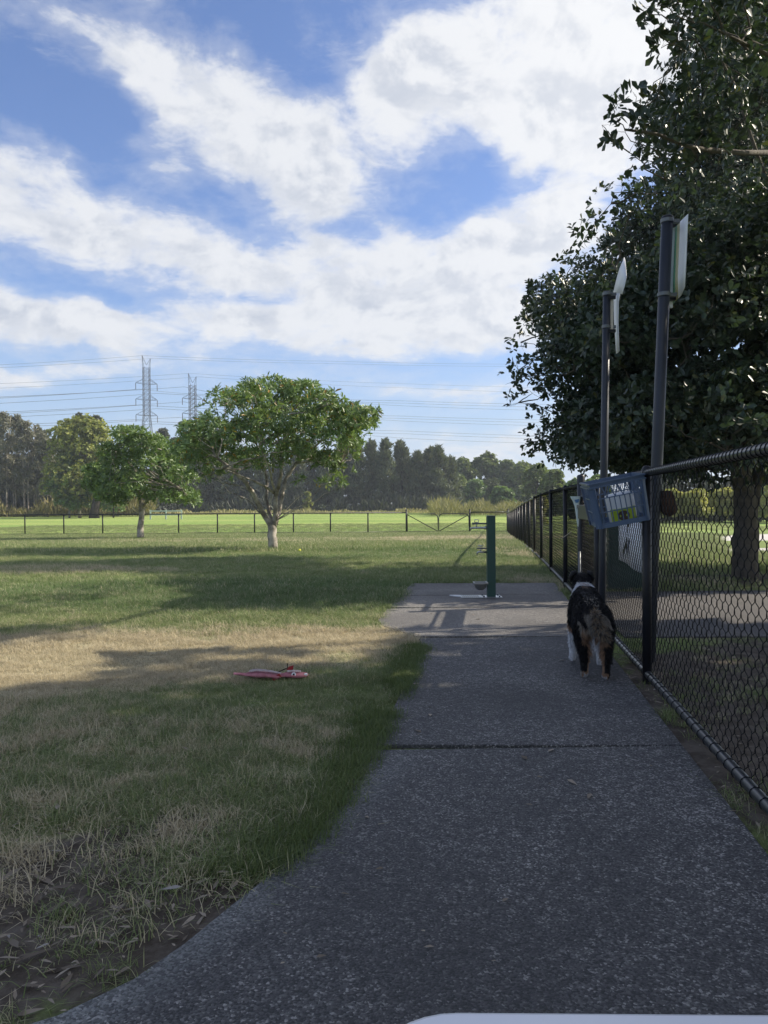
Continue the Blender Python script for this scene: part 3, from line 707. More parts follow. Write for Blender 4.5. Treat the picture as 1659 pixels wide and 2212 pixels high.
for u in (-1, 1):
    for v in (-1, 1):
        cp = MB(); bar(cpt(u * .93, v, 0), cpt(u * .93, v, .9), .003, .034 if False else .03, cp); bar(cpt(u * .86, v, 0), cpt(u * .86, v, .9), .026, .003, cp)
        bar(cpt(u, v * .88, 0), cpt(u, v * .88, .9), .003, .036, cp); cp.build('corner_post', CRB, crate)
for side in range(4):
    def sp(t, h): return [cpt(t, -1, h), cpt(1, t, h), cpt(-t, 1, h), cpt(-1, -t, h)][side]
    lat = MB()
    for h in (.64, .34): bar(sp(-.9, h), sp(.9, h), .006, .008, lat)
    for k in range(5):                     # zigzag under the rim
        a = -.75 + k * .3; bar(sp(a, .64), sp(a + .15, .90), .006, .005, lat); bar(sp(a + .15, .90), sp(a + .30, .64), .006, .005, lat)
    for k in range(9): a = -.76 + k * .19; bar(sp(a, .06), sp(a, .64), .005, .006, lat)
    bar(sp(-.9, .045), sp(.9, .045), .005, .09 * CH * 1.2 if False else .006, lat)
    a, b = sp(-.95, .05), sp(.95, .05); d = b - a
    lat.box((a + b) / 2, (d.length if abs(d.x) > abs(d.y) else .004, .004 if abs(d.x) > abs(d.y) else d.length, .10 * CH))
    lat.build('side_lattice', CRB, crate)
fl = MB()
for k in range(9): bar(cpt(-1, -.9 + k * .225, .01), cpt(1, -.9 + k * .225, .01), .012, .005, fl)
for k in range(5): bar(cpt(-.8 + k * .4, -1, .012), cpt(-.8 + k * .4, 1, .012), .005, .01, fl)
fl.build('floor_lattice', CRB, crate)
# tub in the crate
tub = thing('wipes_tub', 'white tub with a lime green label lying in the blue crate', 'tub', ctr)
tub.rotation_euler = crate.rotation_euler; M3 = tub.rotation_euler.to_matrix()
tub.location = ctr + M3 @ Vector((.015, .115, -CH * .46))
TW = mat('white_plastic', (.72, .74, .76), .4); LIME = mat('lime_label', (.40, .52, .03), .5); BRN = mat('label_brown', (.07, .04, .025), .5)
MB().lathe([(.0, .0), (.078, .0), (.083, .008), (.086, .170), (.080, .178), (.0, .178)], n=32).build('body', TW, tub, smooth=True)
def cylpatch(r, a0, a1, z0, z1, n=14, nz=2): return [[Vector((r * math.cos(a0 + (a1 - a0) * i / n), r * math.sin(a0 + (a1 - a0) * i / n), z0 + (z1 - z0) * j / nz)) for i in range(n + 1)] for j in range(nz + 1)]
def addgrid(mb, g):
    nc = len(g[0]); mb.add([tuple(q) for r__ in g for q in r__], [(i * nc + j, i * nc + j + 1, (i + 1) * nc + j + 1, (i + 1) * nc + j) for i in range(len(g) - 1) for j in range(nc - 1)])
mb = MB(); addgrid(mb, cylpatch(.0875, R(-150), R(-35), .012, .092)); mb.build('label', LIME, tub, smooth=True)
mb = MB(); v = []
for k in range(22):
    a_ = 6.2832 * k / 22; zz = .047 + .030 * math.sin(a_); th = R(-95) + .036 / .088 * math.cos(a_); v.append((.0888 * math.cos(th), .0888 * math.sin(th), zz))
c_ = (.0892 * math.cos(R(-95)), .0892 * math.sin(R(-95)), .047)
mb.add(v + [c_], [(k, (k + 1) % 22, 22) for k in range(22)]); mb.build('label_picture', BRN, tub)
crate.scale = (.93, .93, .95); tub.scale = (.93, .93, .95)

# plastic bag hanging at the gate post, with its stick
pb = thing('plastic_bag', 'small clear plastic bag with blue print hanging from the gate post beside the crate', 'bag', F(7.66, -.05, .98))
BAG = mat('milky_plastic', (.52, .62, .62), .35, 0, .5, (30, .5, .004)); BLUEP = mat('blue_print', (.06, .17, .33), .5)
bagm = MB(); n = 14; rows = []
for h, wx, wy, ox in ((.10, .055, .02, -.012), (.085, .050, .022, -.010), (.05, .033, .018, -.002), (0, .021, .014, .006), (-.06, .016, .010, .010), (-.13, .012, .008, .013), (-.185, .008, .006, .015), (-.195, .002, .002, .015)):
    rows.append([(ox + wx * math.cos(6.283 * k / n) * (1 + .14 * math.sin(3 * 6.283 * k / n + h * 20)), wy * math.sin(6.283 * k / n), h) for k in range(n)])
bagm.add([p for r__ in rows for p in r__], [(i * n + j, i * n + (j + 1) % n, (i + 1) * n + (j + 1) % n, (i + 1) * n + j) for i in range(len(rows) - 1) for j in range(n)])
bagm.build('bag_body', BAG, pb, smooth=True)
mb = MB(); mb.add([(-.025, -.0245, .066), (.0, -.0265, .060), (.024, -.025, .074), (.014, -.0245, .040), (-.012, -.0235, .036)], [(0, 1, 2), (1, 4, 3), (0, 4, 1), (1, 3, 2)]); mb.build('print', BLUEP, pb)
st = tag(MB().tube([F(7.62, -.10, .74), F(7.60, -.20, .67)], .004, 6).build('stick', PALEBARK), 'short pale stick poking from the fence below the plastic bag', 'stick')

# notice on the outside of the fence and the dark cabinet behind it
ns = thing('notice_sheet', 'white notice sheet tied to the outside of the fence under the crate', 'notice', F(5.36, .055, .80))
NW = mat('notice_white', (.80, .82, .88), .5)
dF = Vector((FS, FC, 0))
g = [[dF * u + Vector((FC, -FS, 0)) * (.012 * math.sin(u * 7)) + Vector((0, 0, z + .02 * u)) for u in np.linspace(-.44, .44, 9)] for z in (-.21, -.05, .10)]
mb = MB(); addgrid(mb, g); o = mb.build('sheet', NW, ns, smooth=True); so_ = o.modifiers.new('thickness', 'SOLIDIFY'); so_.thickness = .002
fig = MB(); P2 = [(-.02, .09), (.03, .075), (-.07, -.02), (-.20, -.12), (-.23, -.16), (-.16, -.14), (-.12, -.10), (-.09, -.15), (-.06, -.10)]
fig.add([tuple(dF * -(u + .05) + Vector((FC, -FS, 0)) * (-.016) + Vector((0, 0, z + .01))) for u, z in P2], [(0, 1, 2), (2, 3, 6), (3, 4, 5), (3, 5, 6), (6, 7, 8), (0, 2, 8), (2, 6, 8)]); fig.build('dark_figure', BLACKVINYL, ns)
cb = thing('bin_cabinet', 'dark green bin cabinet standing on the outer path behind the notice', 'bin', (2.80, 9.05, .012))
GRN = mat('dark_green_paint', (.012, .045, .034), .45, 0, .5, None, (4, .3, (.016, .05, .04)))
MB().box((0, 0, .50), (.44, .42, 1.0)).build('housing', GRN, cb, bevel=.008); MB().box((0, -.02, 1.03), (.50, .50, .05)).build('lid', GRN, cb, bevel=.01)
MB().box((0, -.214, .50), (.38, .008, .86)).build('door', GRN, cb, bevel=.003); MB().box((.15, -.224, .55), (.02, .015, .09)).build('handle', GALV, cb)
# brown pouch
bp = thing('hessian_pouch', 'brown pouch hanging behind the fence just right of the thick pole', 'pouch', at(1440, 1060, 4.9))
mb = MB(); rows = []; n = 14
for h, wx, wy in ((0.0, .03, .02), (-.03, .05, .03), (-.08, .046, .035), (-.12, .055, .04), (-.15, .036, .028), (-.165, .004, .004)):
    rows.append([(wx * math.cos(6.283 * k / n) * (1 + .12 * math.sin(2.3 * k + h * 40)) + (-h * .1), wy * math.sin(6.283 * k / n), h) for k in range(n)])
mb.add([p for r__ in rows for p in r__], [(i * n + j, i * n + (j + 1) % n, (i + 1) * n + (j + 1) % n, (i + 1) * n + j) for i in range(len(rows) - 1) for j in range(n)])
mb.build('pouch_body', mat('brown_hessian', (.075, .045, .03), .9, 0, .1, (60, .8, .01), (14, .2, (.04, .025, .02))), bp, smooth=True)
MB().tube([(0, 0, 0), (-.01, -.0, .10)], .002, 4).build('string', BARK, bp)

# ------------------------------------------------------------ tap post
tb = onground(1061, 1293); tb.z = PT
tp_ = thing('tap_post', 'dark green square post with a drinking bubbler, a tap and a dog bowl', 'drinking fountain', tb)
GP_ = mat('post_green_paint', (.018, .060, .048), .4, 0, .5, (70, .1, .001), (5, .35, (.022, .07, .058)))
STEEL = mat('stainless', (.42, .44, .46), .28, .9, .5, (25, .15, .001)); DSTEEL = mat('dark_steel', (.10, .12, .14), .4, .6)
MB().box((0, 0, .43), (.088, .088, .86)).build('post', GP_, tp_, bevel=.004); MB().box((0, 0, .865), (.090, .090, .008)).build('cap', DSTEEL, tp_, bevel=.003)
up1 = MB().box((-.12, 0, .784), (.155, .03, .016)).tube([(-.2, 0, .784), (-.175, 0, .784)], .012, 8); up1.build('shelf_arm', DSTEEL, tp_, bevel=.003)
MB().tube([(-.04, 0, .738), (-.07, 0, .738), (-.072, 0, .738), (-.18, 0, .738), (-.20, 0, .735)], [.018, .018, .011, .011, .008], 12).tube([(-.152, 0, .738), (-.152, 0, .79)], .006, 8).build('bubbler_pipe', STEEL, tp_, smooth=True)
MB().lathe([(0, .012), (.010, .010), (.014, 0), (.008, -.012), (0, -.014)], (-.212, 0, .733), 12).build('bubbler_head', STEEL, tp_, smooth=True)
MB().tube([(-.152, 0, .795), (-.172, 0, .80), (-.172, 0, .825), (-.132, 0, .825), (-.132, 0, .80), (-.152, 0, .795)], .0045, 8).build('handle', STEEL, tp_, smooth=True)
MB().box((-.098, 0, .520), (.107, .03, .014)).build('shelf_arm', DSTEEL, tp_, bevel=.003)
MB().tube([(-.044, 0, .478), (-.10, 0, .478), (-.125, 0, .483), (-.142, 0, .476), (-.150, 0, .452)], [.011, .010, .010, .009, .008], 10).tube([(-.11, 0, .478), (-.11, 0, .53)], .008, 8).build('tap_body', STEEL, tp_, smooth=True)
MB().tube([(-.135, 0, .545), (-.122, .012, .55), (-.11, 0, .54), (-.098, -.012, .55), (-.088, 0, .545)], .006, 8).build('tap_handle', STEEL, tp_, smooth=True)
bw = MB().lathe([(.0, -.072), (.03, -.068), (.055, -.045), (.066, -.012), (.070, 0), (.064, 0), (.060, -.012), (.05, -.04), (.028, -.060), (0, -.064)], (-.113, 0, .143), 22); bw.build('dog_bowl', mat('dull_steel', (.20, .20, .18), .45, .6), tp_, smooth=True)
MB().box((-.113, -.072, .152), (.146, .008, .014)).box((-.113, .072, .152), (.146, .008, .014)).box((-.184, 0, .152), (.008, .144, .014)).box((-.046, 0, .152), (.012, .144, .02)).build('bowl_frame', STEEL, tp_, bevel=.002)
pl_ = MB().box((-.004, 0, .004), (.22, .20, .007)); pl_.build('base_plate', STEEL, tp_, bevel=.001)
for x in (-.085, .08):
    for y in (-.07, .07): MB().lathe([(.0, .014), (.009, .014), (.010, .0)], (x, y, .008), 6).build('bolt', DSTEEL, tp_)
dg = thing('drain_grate', 'slotted steel drain grate set in the slab left of the tap post', 'drain', tb + Vector((-.215, 0, .001)))
MB().box((0, -.105, .004), (.22, .012, .008)).box((0, .105, .004), (.22, .012, .008)).box((-.104, 0, .004), (.012, .2, .008)).box((.1, 0, .004), (.012, .2, .008)).build('frame', STEEL, dg)
MB().box((0, 0, .0015), (.2, .2, .002)).build('sump_dark_sheet', mat('sump_shade_black', (.004, .004, .004), .9), dg)  # flat black sheet, the dark below the bars put into its colour
bm_ = MB().box((0, 0, .005), (.009, .2, .005)).mesh('bar', STEEL)
for k in range(9): o = bpy.data.objects.new('bar', bm_); COL.objects.link(o); o.parent = dg; o.location = (-.084 + k * .021, 0, 0)
wp = MB().prism([(-.32, -.02), (-.32, .10), (-.435, .105), (-.32, -.06)][:3], .001, .012); o = wp.build('metal_offcut', WHITEP, loc=tb); tag(o, 'thin pale metal wedge lying at the left end of the drain grate', 'plate')

# ------------------------------------------------------------ toy, ball
PINK = mat('pink_fabric', (.46, .21, .24), .9, 0, .1, (120, .5, .004), (22, .2, (.30, .11, .13))); RED = mat('red_fabric', (.28, .02, .025), .85)
TEETH = mat('soiled_white_fabric', (.45, .42, .41), .9, 0, .1, None, (40, .2, (.30, .22, .22)))
ty = onground(586, 1470); ty.z += .022
toy = thing('dog_toy', 'flat pink and red cloth dog toy with a white ringed eye, lying in the grass', 'toy', ty, R(3))
prof = [(-.215, .014, .006, .030), (-.18, .018, .010, .028), (-.145, .02, .010, .020), (-.13, .030, .016, .022), (-.09, .040, .022, .024), (-.05, .042, .024, .020), (0, .040, .022, .014), (.04, .042, .020, .006), (.07, .030, .012, .010), (.085, .034, .020, .014), (.13, .038, .024, .012), (.175, .032, .022, .010), (.205, .024, .016, .008), (.215, .004, .003, .008)]
n = 12; rows = []
for x, wy, wz, oz in prof: rows.append([(x, wy * math.cos(6.283 * k / n), oz + wz * math.sin(6.283 * k / n) + .003 * math.sin(90 * x + k)) for k in range(n)])
mb = MB(); mb.add([p for r__ in rows for p in r__], [(i * n + j, i * n + (j + 1) % n, (i + 1) * n + (j + 1) % n, (i + 1) * n + j) for i in range(len(rows) - 1) for j in range(n)])
bt_ = mb.build('body', PINK, toy, smooth=True); bt_.scale = (1, 1.25, .72)
def topz(x): xs = [p[0] for p in prof]; return float(np.interp(x, xs, [p[2] + p[3] for p in prof])), float(np.interp(x, xs, [p[1] for p in prof]))
for k in range(26):
    x = -.125 + k * .0115
    if .055 < x < .09: continue
    tee = MB()
    z, wy = topz(x); z2, wy2 = topz(x + .0115); a = (x, -wy * .45, z * .97 + .0015); b = (x + .0115, -wy2 * .45, z2 * .97 + .0015); c = (x + .0057, -wy * .88, z * .80 + .001); d1 = (x, 0, z + .002); d2 = (x + .0115, 0, z2 + .002)
    tee.add([a, b, c, d1, d2], [(0, 1, 2), (0, 3, 4, 1)]); tee.build('tooth', TEETH, toy)

MB().prism([(.088, 0), (.125, 0), (.128, .026), (.100, .018)], -.004, .004).build('fin', RED, toy).matrix_local = Matrix.Translation((0, .01, .036)) @ Matrix.Rotation(R(90), 4, 'X')
ez = Matrix.Translation((.132, -.036, .018)) @ Matrix.Rotation(R(70), 4, 'X')
MB().lathe([(.006, .003), (.012, .004), (.013, .001)], n=16).build('eye_ring', WHITEP, toy).matrix_local = ez
MB().lathe([(0, .0035), (.0065, .003)], n=12).build('pupil', BLACKVINYL, toy).matrix_local = ez
MB().box((.2, -.012, .012), (.02, .03, .012)).build('snout_patch', WHITEP, toy, bevel=.003)
MB().box((.035, -.038, .004), (.05, .01, .02), Matrix.Rotation(R(-35), 3, 'Y')).build('dark_belly_fold', RED, toy)
tag(MB().tube([ty + Vector(p) for p in ((.01, .10, .0), (.05, .12, .012), (.075, .15, .018), (.07, .19, .035))], .0035, 6).build('twig', DARKBARK), 'thin dark curved twig lying behind the pink toy', 'twig')
bl = onground(647, 1192); bl.z += .035
ball = thing('tennis_ball', 'small yellow ball in the grass right of the forked tree', 'ball', bl)
MB().lathe([(.036 * math.sin(R(a)), -.036 * math.cos(R(a))) for a in range(0, 181, 20)], n=12).build('felt', mat('yellow_felt', (.62, .62, .08), .9), ball, smooth=True)

# ------------------------------------------------------------ white table corner in front of the camera
tbl = thing('white_table', 'smooth white tabletop with a rounded corner at the bottom edge of the view', 'table', (.02, -.12, 0), R(-1.2))
def rrect(x0, y0, x1, y1, r, n=8):
    o = []
    for cx, cy, a0 in ((x1 - r, y1 - r, 0), (x0 + r, y1 - r, 90), (x0 + r, y0 + r, 180), (x1 - r, y0 + r, 270)):
        for k in range(n + 1): a = R(a0 + 90 * k / n); o.append((cx + r * math.cos(a), cy + r * math.sin(a)))
    return o
TTOP = mat('white_laminate', (.80, .82, .88), .25, 0, .5)
MB().prism(rrect(-.042, -.4, .80, .546, .05), .715, .738).build('tabletop', TTOP, tbl, bevel=.004)
for x in (.07, .7):
    for y in (-.3, .42): MB().tube([(x, y, 0), (x, y, .716)], .018, 12).build('leg', WHITEP, tbl, smooth=True)

# ------------------------------------------------------------ the dog
def fur_colour(p, rnd):
    """coat pattern of a tricolour dog; p (N,3) in the dog's own space: +y is forward"""
    x, y, z = p[:, 0], p[:, 1], p[:, 2]
    black = np.array((.006, .006, .007)); white = np.array((.66, .67, .69)); tan = np.array((.32, .205, .13)); grey = np.array((.33, .30, .255))
    c = np.tile(black, (len(p), 1))
    def put(m, col): c[m] = col
    n = .025 * np.sin(x * 60 + z * 41) + .02 * np.sin(y * 55 + 2)
    hind = y < -.12
    put(hind & (np.abs(x) < .075 + n) & (z < .40 + n) & (y < -.20), grey)                       # breeches
    put(hind & (z < .31 + n) & (np.abs(x) < .085), tan)
    put(hind & (z < .22) & (z > .05) & (np.abs(x) > .055) & (y < -.19), black)
    put(hind & (z < .24 + n) & (np.abs(x) < .040), white * .8)
    put(hind & (z < .045 + n * .5) & (np.abs(x) < .075), white * .7)
    front = y > .05
    put(front & (z < .30 + n) & (x < 0), tan); put(front & (z < .30 + n) & (x >= 0), tan)
    put(front & (z < .24 + n) & (np.abs(x) > .03), white)
    put((y > .12) & (y < .33) & (z > .15) & (z < .3) & (np.abs(x) < .06), white)
    ring = (y + (z - .5) * .35 > .228 + .5 * n) & (y + (z - .5) * .35 < .312 + .5 * n) & (z > .33)
    put(ring, white)
    put((y > .42) & (z < .53), tan); put((y > .46) & (np.abs(x - .012) < .015) & (z > .56), white)
    put((np.abs(x) < .05) & (y < -.02) & (y > -.30) & (z > .46) & (rnd > .8), grey)
    put((y > .16) & (y < .26) & (z > .50) & (np.abs(x) < .03) & (rnd > .6), tan)
    return c * (.7 + .6 * rnd[:, None])
dm = bpy.data.meshes.new('dog_skeleton')
DV = [((0, -.20, .420), .095), ((0, -.05, .415), .106), ((0, .10, .415), .116), ((.0, .21, .44), .108), ((-.004, .30, .505), .076), ((-.006, .375, .565), .070), ((.004, .44, .585), .060), ((.012, .51, .56), .033), ((.016, .55, .548), .022)]
DE = [(i, i + 1) for i in range(8)]
def chain(root, pts):
    k = root
    for p, r in pts: DV.append((p, r)); DE.append((k, len(DV) - 1)); k = len(DV) - 1
    return k
for sx, dyh, dyf in ((-1, .0, .02), (1, -.045, -.10)):
    chain(0, [((sx * .075, -.20, .345), .078), ((sx * .080, -.155 + dyh, .265), .058), ((sx * .072, -.265 + dyh, .150), .028), ((sx * .070, -.250 + dyh, .045), .024), ((sx * .070, -.205 + dyh, .022), .026)])
    chain(3, [((sx * .078, .215, .33), .058), ((sx * .088, .175 + dyf * .5, .235), .038), ((sx * .092, .215 + dyf, .105), .026), ((sx * .095, .215 + dyf, .035), .025), ((sx * .095, .25 + dyf, .022), .026)])
dm.from_pydata([p for p, r in DV], DE, [])
dog = bpy.data.objects.new('dog_tmp', dm); COL.objects.link(dog)
sk = dog.modifiers.new('skin', 'SKIN'); sk.use_smooth_shade = True
for i, (p, r) in enumerate(DV): dm.skin_vertices[0].data[i].radius = (r, r)
for i in range(len(DV)): dm.skin_vertices[0].data[i].use_root = (i == 0)
ss = dog.modifiers.new('sub', 'SUBSURF'); ss.levels = 2; ss.render_levels = 2
dgp = bpy.context.evaluated_depsgraph_get(); dgp.update()
bodym = bpy.data.meshes.new_from_object(dog.evaluated_get(dgp)); bodym.name = 'body'
bpy.data.objects.remove(dog)
cv = np.zeros(len(bodym.vertices) * 3, np.float32); bodym.vertices.foreach_get('co', cv); cv = cv.reshape(-1, 3)
colr = fur_colour(cv, np.full(len(cv), .5)); ca = bodym.color_attributes.new('coat', 'FLOAT_COLOR', 'POINT')
ca.data.foreach_set('color', np.c_[colr, np.ones(len(colr))].astype(np.float32).reshape(-1))
FUR = bpy.data.materials.new('coat'); FUR.use_nodes = True; t = NT(FUR.node_tree); b = t.n['Principled BSDF']
an = t.node('ShaderNodeAttribute', attribute_name='coat'); t.put(b.inputs['Base Color'], an.outputs[0]); b.inputs['Roughness'].default_value = .62; b.inputs['Specular IOR Level'].default_value = .35
bodym.materials.clear(); bodym.materials.append(FUR); bodym.polygons.foreach_set('use_smooth', [True] * len(bodym.polygons))
dl = onground(1279, 1461); dogt = thing('dog', 'black, white and tan shaggy dog walking away along the fence, seen from behind', 'dog', (1.228, 4.61, PT), -TH); dogt.scale = (.81, .96, .87)
bo = bpy.data.objects.new('body', bodym); COL.objects.link(bo); bo.parent = dogt
# fur: many fine tapering locks rooted on the body, combed backwards and down
bodym.calc_loop_triangles(); tri = np.array([tuple(q.vertices) for q in bodym.loop_triangles]); A_, B_, C_ = cv[tri[:, 0]], cv[tri[:, 1]], cv[tri[:, 2]]
cr = np.cross(B_ - A_, C_ - A_); ar = np.linalg.norm(cr, axis=1); fr_ = np.random.default_rng(3); NF = 36000
ti = fr_.choice(len(tri), NF, p=ar / ar.sum()); u = fr_.random(NF); v_ = fr_.random(NF); fl_ = u + v_ > 1; u[fl_] = 1 - u[fl_]; v_[fl_] = 1 - v_[fl_]
fp = A_[ti] + (B_ - A_)[ti] * u[:, None] + (C_ - A_)[ti] * v_[:, None]; fn = unit(cr)[ti]
flen = np.where(fp[:, 2] < .12, .010, .028) * fr_.uniform(.6, 1.25, NF)
flen = np.where((fp[:, 1] < -.18) & (fp[:, 2] > .16) & (fp[:, 2] < .42) & (np.abs(fp[:, 0]) < .09), flen * 1.7, flen); flen = np.where(fp[:, 1] > .40, flen * .45, flen)
fdir = unit(fn * .55 + np.array((0, -.65, -.55)) + fr_.normal(0, .22, (NF, 3)))
side = unit(np.cross(fdir, fr_.normal(0, 1, (NF, 3))))
wv_ = .0022
fvv = np.stack([fp - side * wv_, fp + side * wv_, fp + fdir * flen[:, None] + np.array((0, 0, -.006))], 1).reshape(-1, 3)
fm = npmesh('fur', fvv, 3, [FUR], 0, [(0, 1, 2)])
fc = fur_colour(fp, fr_.random(NF)); fc = np.repeat(fc, 3, 0); ca = fm.color_attributes.new('coat', 'FLOAT_COLOR', 'POINT')
ca.data.foreach_set('color', np.c_[fc, np.ones(len(fc))].astype(np.float32).reshape(-1))
fo = bpy.data.objects.new('fur', fm); COL.objects.link(fo); fo.parent = dogt; fo['kind'] = 'stuff'
# tail: a short plume curled to the right over the rump, ears
def lockball(name, centres, nn, colf, length, seed):
    r = np.random.default_rng(seed); ps, ds, cs = [], [], []
    for c, rad in centres:
        k = max(4, int(nn * rad)); o_ = unit(r.normal(0, 1, (k, 3))); ps.append(np.array(c) + o_ * rad * .8); ds.append(unit(o_ * .7 + np.array((.1, -.3, -.5)) + r.normal(0, .25, (k, 3))))
    p = np.concatenate(ps); d = np.concatenate(ds); s_ = unit(np.cross(d, r.normal(0, 1, p.shape))) * .0026; L = length * r.uniform(.6, 1.2, len(p))
    vv = np.stack([p - s_, p + s_, p + d * L[:, None]], 1).reshape(-1, 3); m_ = npmesh(name, vv, 3, [FUR], 0, [(0, 1, 2)])
    c = np.repeat(colf(p, r.random(len(p))), 3, 0); ca = m_.color_attributes.new('coat', 'FLOAT_COLOR', 'POINT'); ca.data.foreach_set('color', np.c_[c, np.ones(len(c))].astype(np.float32).reshape(-1))
    o = bpy.data.objects.new(name, m_); COL.objects.link(o); o.parent = dogt; return o
tailc = [((.0, -.27, .43), .020), ((.004, -.295, .40), .028), ((.012, -.305, .365), .032), ((.028, -.31, .33), .034), ((.05, -.305, .30), .030), ((.075, -.295, .285), .022)]
def tailcol(p, r):
    c = np.where((r < .45)[:, None], np.array((.26, .235, .20)), np.where((r < .75)[:, None], np.array((.06, .05, .045)), np.array((.26, .19, .12)))); return c * (.7 + .6 * r[:, None])
core = MB().tube([c for c, r in tailc], [r * .7 for c, r in tailc], 8); me_ = core.mesh('tail', [FUR], True)
ca = me_.color_attributes.new('coat', 'FLOAT_COLOR', 'POINT'); ca.data.foreach_set('color', np.tile((.05, .042, .036, 1), len(me_.vertices)).astype(np.float32))
o = bpy.data.objects.new('tail', me_); COL.objects.link(o); o.parent = dogt
lockball('tail_fur', tailc, 16000, tailcol, .036, 4)['kind'] = 'stuff'
def solidcol(me_, rgb):
    ca = me_.color_attributes.new('coat', 'FLOAT_COLOR', 'POINT'); ca.data.foreach_set('color', np.tile((*rgb, 1), len(me_.vertices)).astype(np.float32))
for sx in (-1, 1):
    e = MB().tube([(sx * .040, .405, .63), (sx * .070, .40, .622), (sx * .086, .41, .59), (sx * .084, .425, .555)], [.016, .022, .020, .006], 8); me_ = e.mesh('ear', [FUR], True); solidcol(me_, (.006, .006, .007))
    o = bpy.data.objects.new('ear', me_); COL.objects.link(o); o.parent = dogt
    e = MB().lathe([(0, -.006), (.006, -.003), (.007, 0), (.004, .005), (0, .006)], (.010 + sx * .026, .485, .60), 8).build('eye', BLACKVINYL, dogt, smooth=True)
MB().lathe([(0, -.008), (.010, -.004), (.011, 0), (.006, .007), (0, .008)], (.018, .568, .552), 10).build('nose', BLACKVINYL, dogt, smooth=True)

# ------------------------------------------------------------ leaf litter and bark strips
lr_ = np.random.default_rng(21); LP = []
def litter(n, cx, cy, sx, sy, rot=0):
    p = lr_.normal(0, 1, (n, 2)) * (sx, sy); c, s = math.cos(rot), math.sin(rot); LP.append(np.c_[cx + p[:, 0] * c - p[:, 1] * s, cy + p[:, 0] * s + p[:, 1] * c])
litter(700, -.95, 1.85, .6, .34, .2); litter(60, -1.0, 2.6, .9, .5); litter(40, .2, 5.5, .8, .3); litter(160, -.4, 2.05, .35, .16, .5)
ss_ = lr_.uniform(.6, 8, 420); oo = lr_.normal(-.05, .10, 420); LP.append(np.array([(F(a, b).x, F(a, b).y) for a, b in zip(ss_, oo)]))
litter(500, 3.2, 4.0, 1.2, 1.0); litter(260, 4.8, 10.3, 1.5, .6)
LP = np.concatenate(LP); inside = np.zeros(len(LP), bool)
for poly in bays: inside |= polymask(poly, LP[:, 0], LP[:, 1])
LP = LP[~inside]; N = len(LP); pos = np.c_[LP, gz(LP[:, 0], LP[:, 1]) + lr_.uniform(.006, .02, N)]
a = lr_.uniform(0, 6.283, N); d = np.c_[np.cos(a), np.sin(a), lr_.normal(0, .12, N)]; nr_ = unit(np.c_[lr_.normal(0, .2, (N, 2)), np.ones(N)])
Ls_ = lr_.choice([.015, .03, .055, .10], N, p=[.42, .38, .16, .04]) * lr_.uniform(.7, 1.2, N)
LITTER = leafmat('dry_leaf', (.14, .115, .09), (.36, .31, .25), (.36, .34, .32), .8, .05, .2)
o = bpy.data.objects.new('leaf_litter', npmesh('leaf_litter', place(LEAF6, pos, d, nr_, Ls_, Ls_ * .17 + .003), 6, [LITTER], 0, LEAF6[1])); COL.objects.link(o)
tag(o, 'dry leaves and bark strips scattered on the bare soil', 'litter', kind='stuff')
pl_in = lr_.uniform((-.9, 1.3), (1.5, 7.5), (420, 2)); onp = np.zeros(len(pl_in), bool)
for poly in bays: onp |= polymask(poly, pl_in[:, 0], pl_in[:, 1])
pl_in = pl_in[onp & ((vnoise(pl_in[:, 0], pl_in[:, 1], 1.1, 8) > .62) | (lr_.random(len(pl_in)) < .06))]; N = len(pl_in); a = lr_.uniform(0, 6.283, N)
L_ = lr_.choice([.012, .025, .05], N, p=[.5, .35, .15])
o = bpy.data.objects.new('path_litter', npmesh('path_litter', place(LEAF6, np.c_[pl_in, np.full(N, PT + .004)], np.c_[np.cos(a), np.sin(a), lr_.normal(0, .06, N)], unit(np.c_[lr_.normal(0, .15, (N, 2)), np.ones(N)]), L_, L_ * .3 + .003), 6, [LITTER], 0, LEAF6[1])); COL.objects.link(o)
tag(o, 'a few dry leaf scraps blown onto the dark path', 'litter', kind='stuff')
# ------------------------------------------------------------ trees
def crown_mesh(name, clusters, tmpl, L, Wd, mats, seed, upb=.35, rosette=6, shell=.62, droop=0.0):
    """clusters: (centre, (rx,ry,rz), nleaves). Leaves sit in rosettes near the outside of each cluster"""
    r = np.random.default_rng(seed); Ps, Ds, Ns = [], [], []
    for c, rad, n in clusters:
        nr = max(1, n // rosette); o = unit(r.normal(0, 1, (nr, 3))); o[:, 2] = np.where(o[:, 2] < -.55, -o[:, 2], o[:, 2])
        rr = r.uniform(0, 1, (nr, 1)) ** (1 / 3.0) * (1 - shell) + shell * r.uniform(.70, 1.22, (nr, 1))
        ctr_ = np.array(c) + o * rr * np.array(rad)
        axis_ = unit(o + np.array((0, 0, upb)) + r.normal(0, .25, (nr, 3)))
        cc = np.repeat(ctr_, rosette, 0); ax = np.repeat(axis_, rosette, 0)
        sp = unit(np.cross(ax, r.normal(0, 1, ax.shape)))
        d = unit(ax * r.uniform(.25, 1.0, (len(ax), 1)) + sp + np.array((0, 0, -droop)))
        Ps.append(cc + r.normal(0, L * .16, cc.shape)); Ds.append(d); Ns.append(unit(ax + r.normal(0, .3, ax.shape)))
    P = np.concatenate(Ps); D = np.concatenate(Ds); Nn = np.concatenate(Ns)
    s = r.uniform(.65, 1.15, len(P))
    return npmesh(name, place(tmpl, P, D, Nn, L * s, Wd * s), len(tmpl[0]), mats, 0, tmpl[1])
def wiggle(a, b, n, amp, r):
    a, b = Vector(a), Vector(b); L = (b - a).length; pts = [a]
    for k in range(1, n): pts.append(a.lerp(b, k / n) + Vector((r.uniform(-1, 1), r.uniform(-1, 1), r.uniform(-1, 1) + .35)) * amp * L * math.sin(math.pi * k / n))
    return pts + [b]
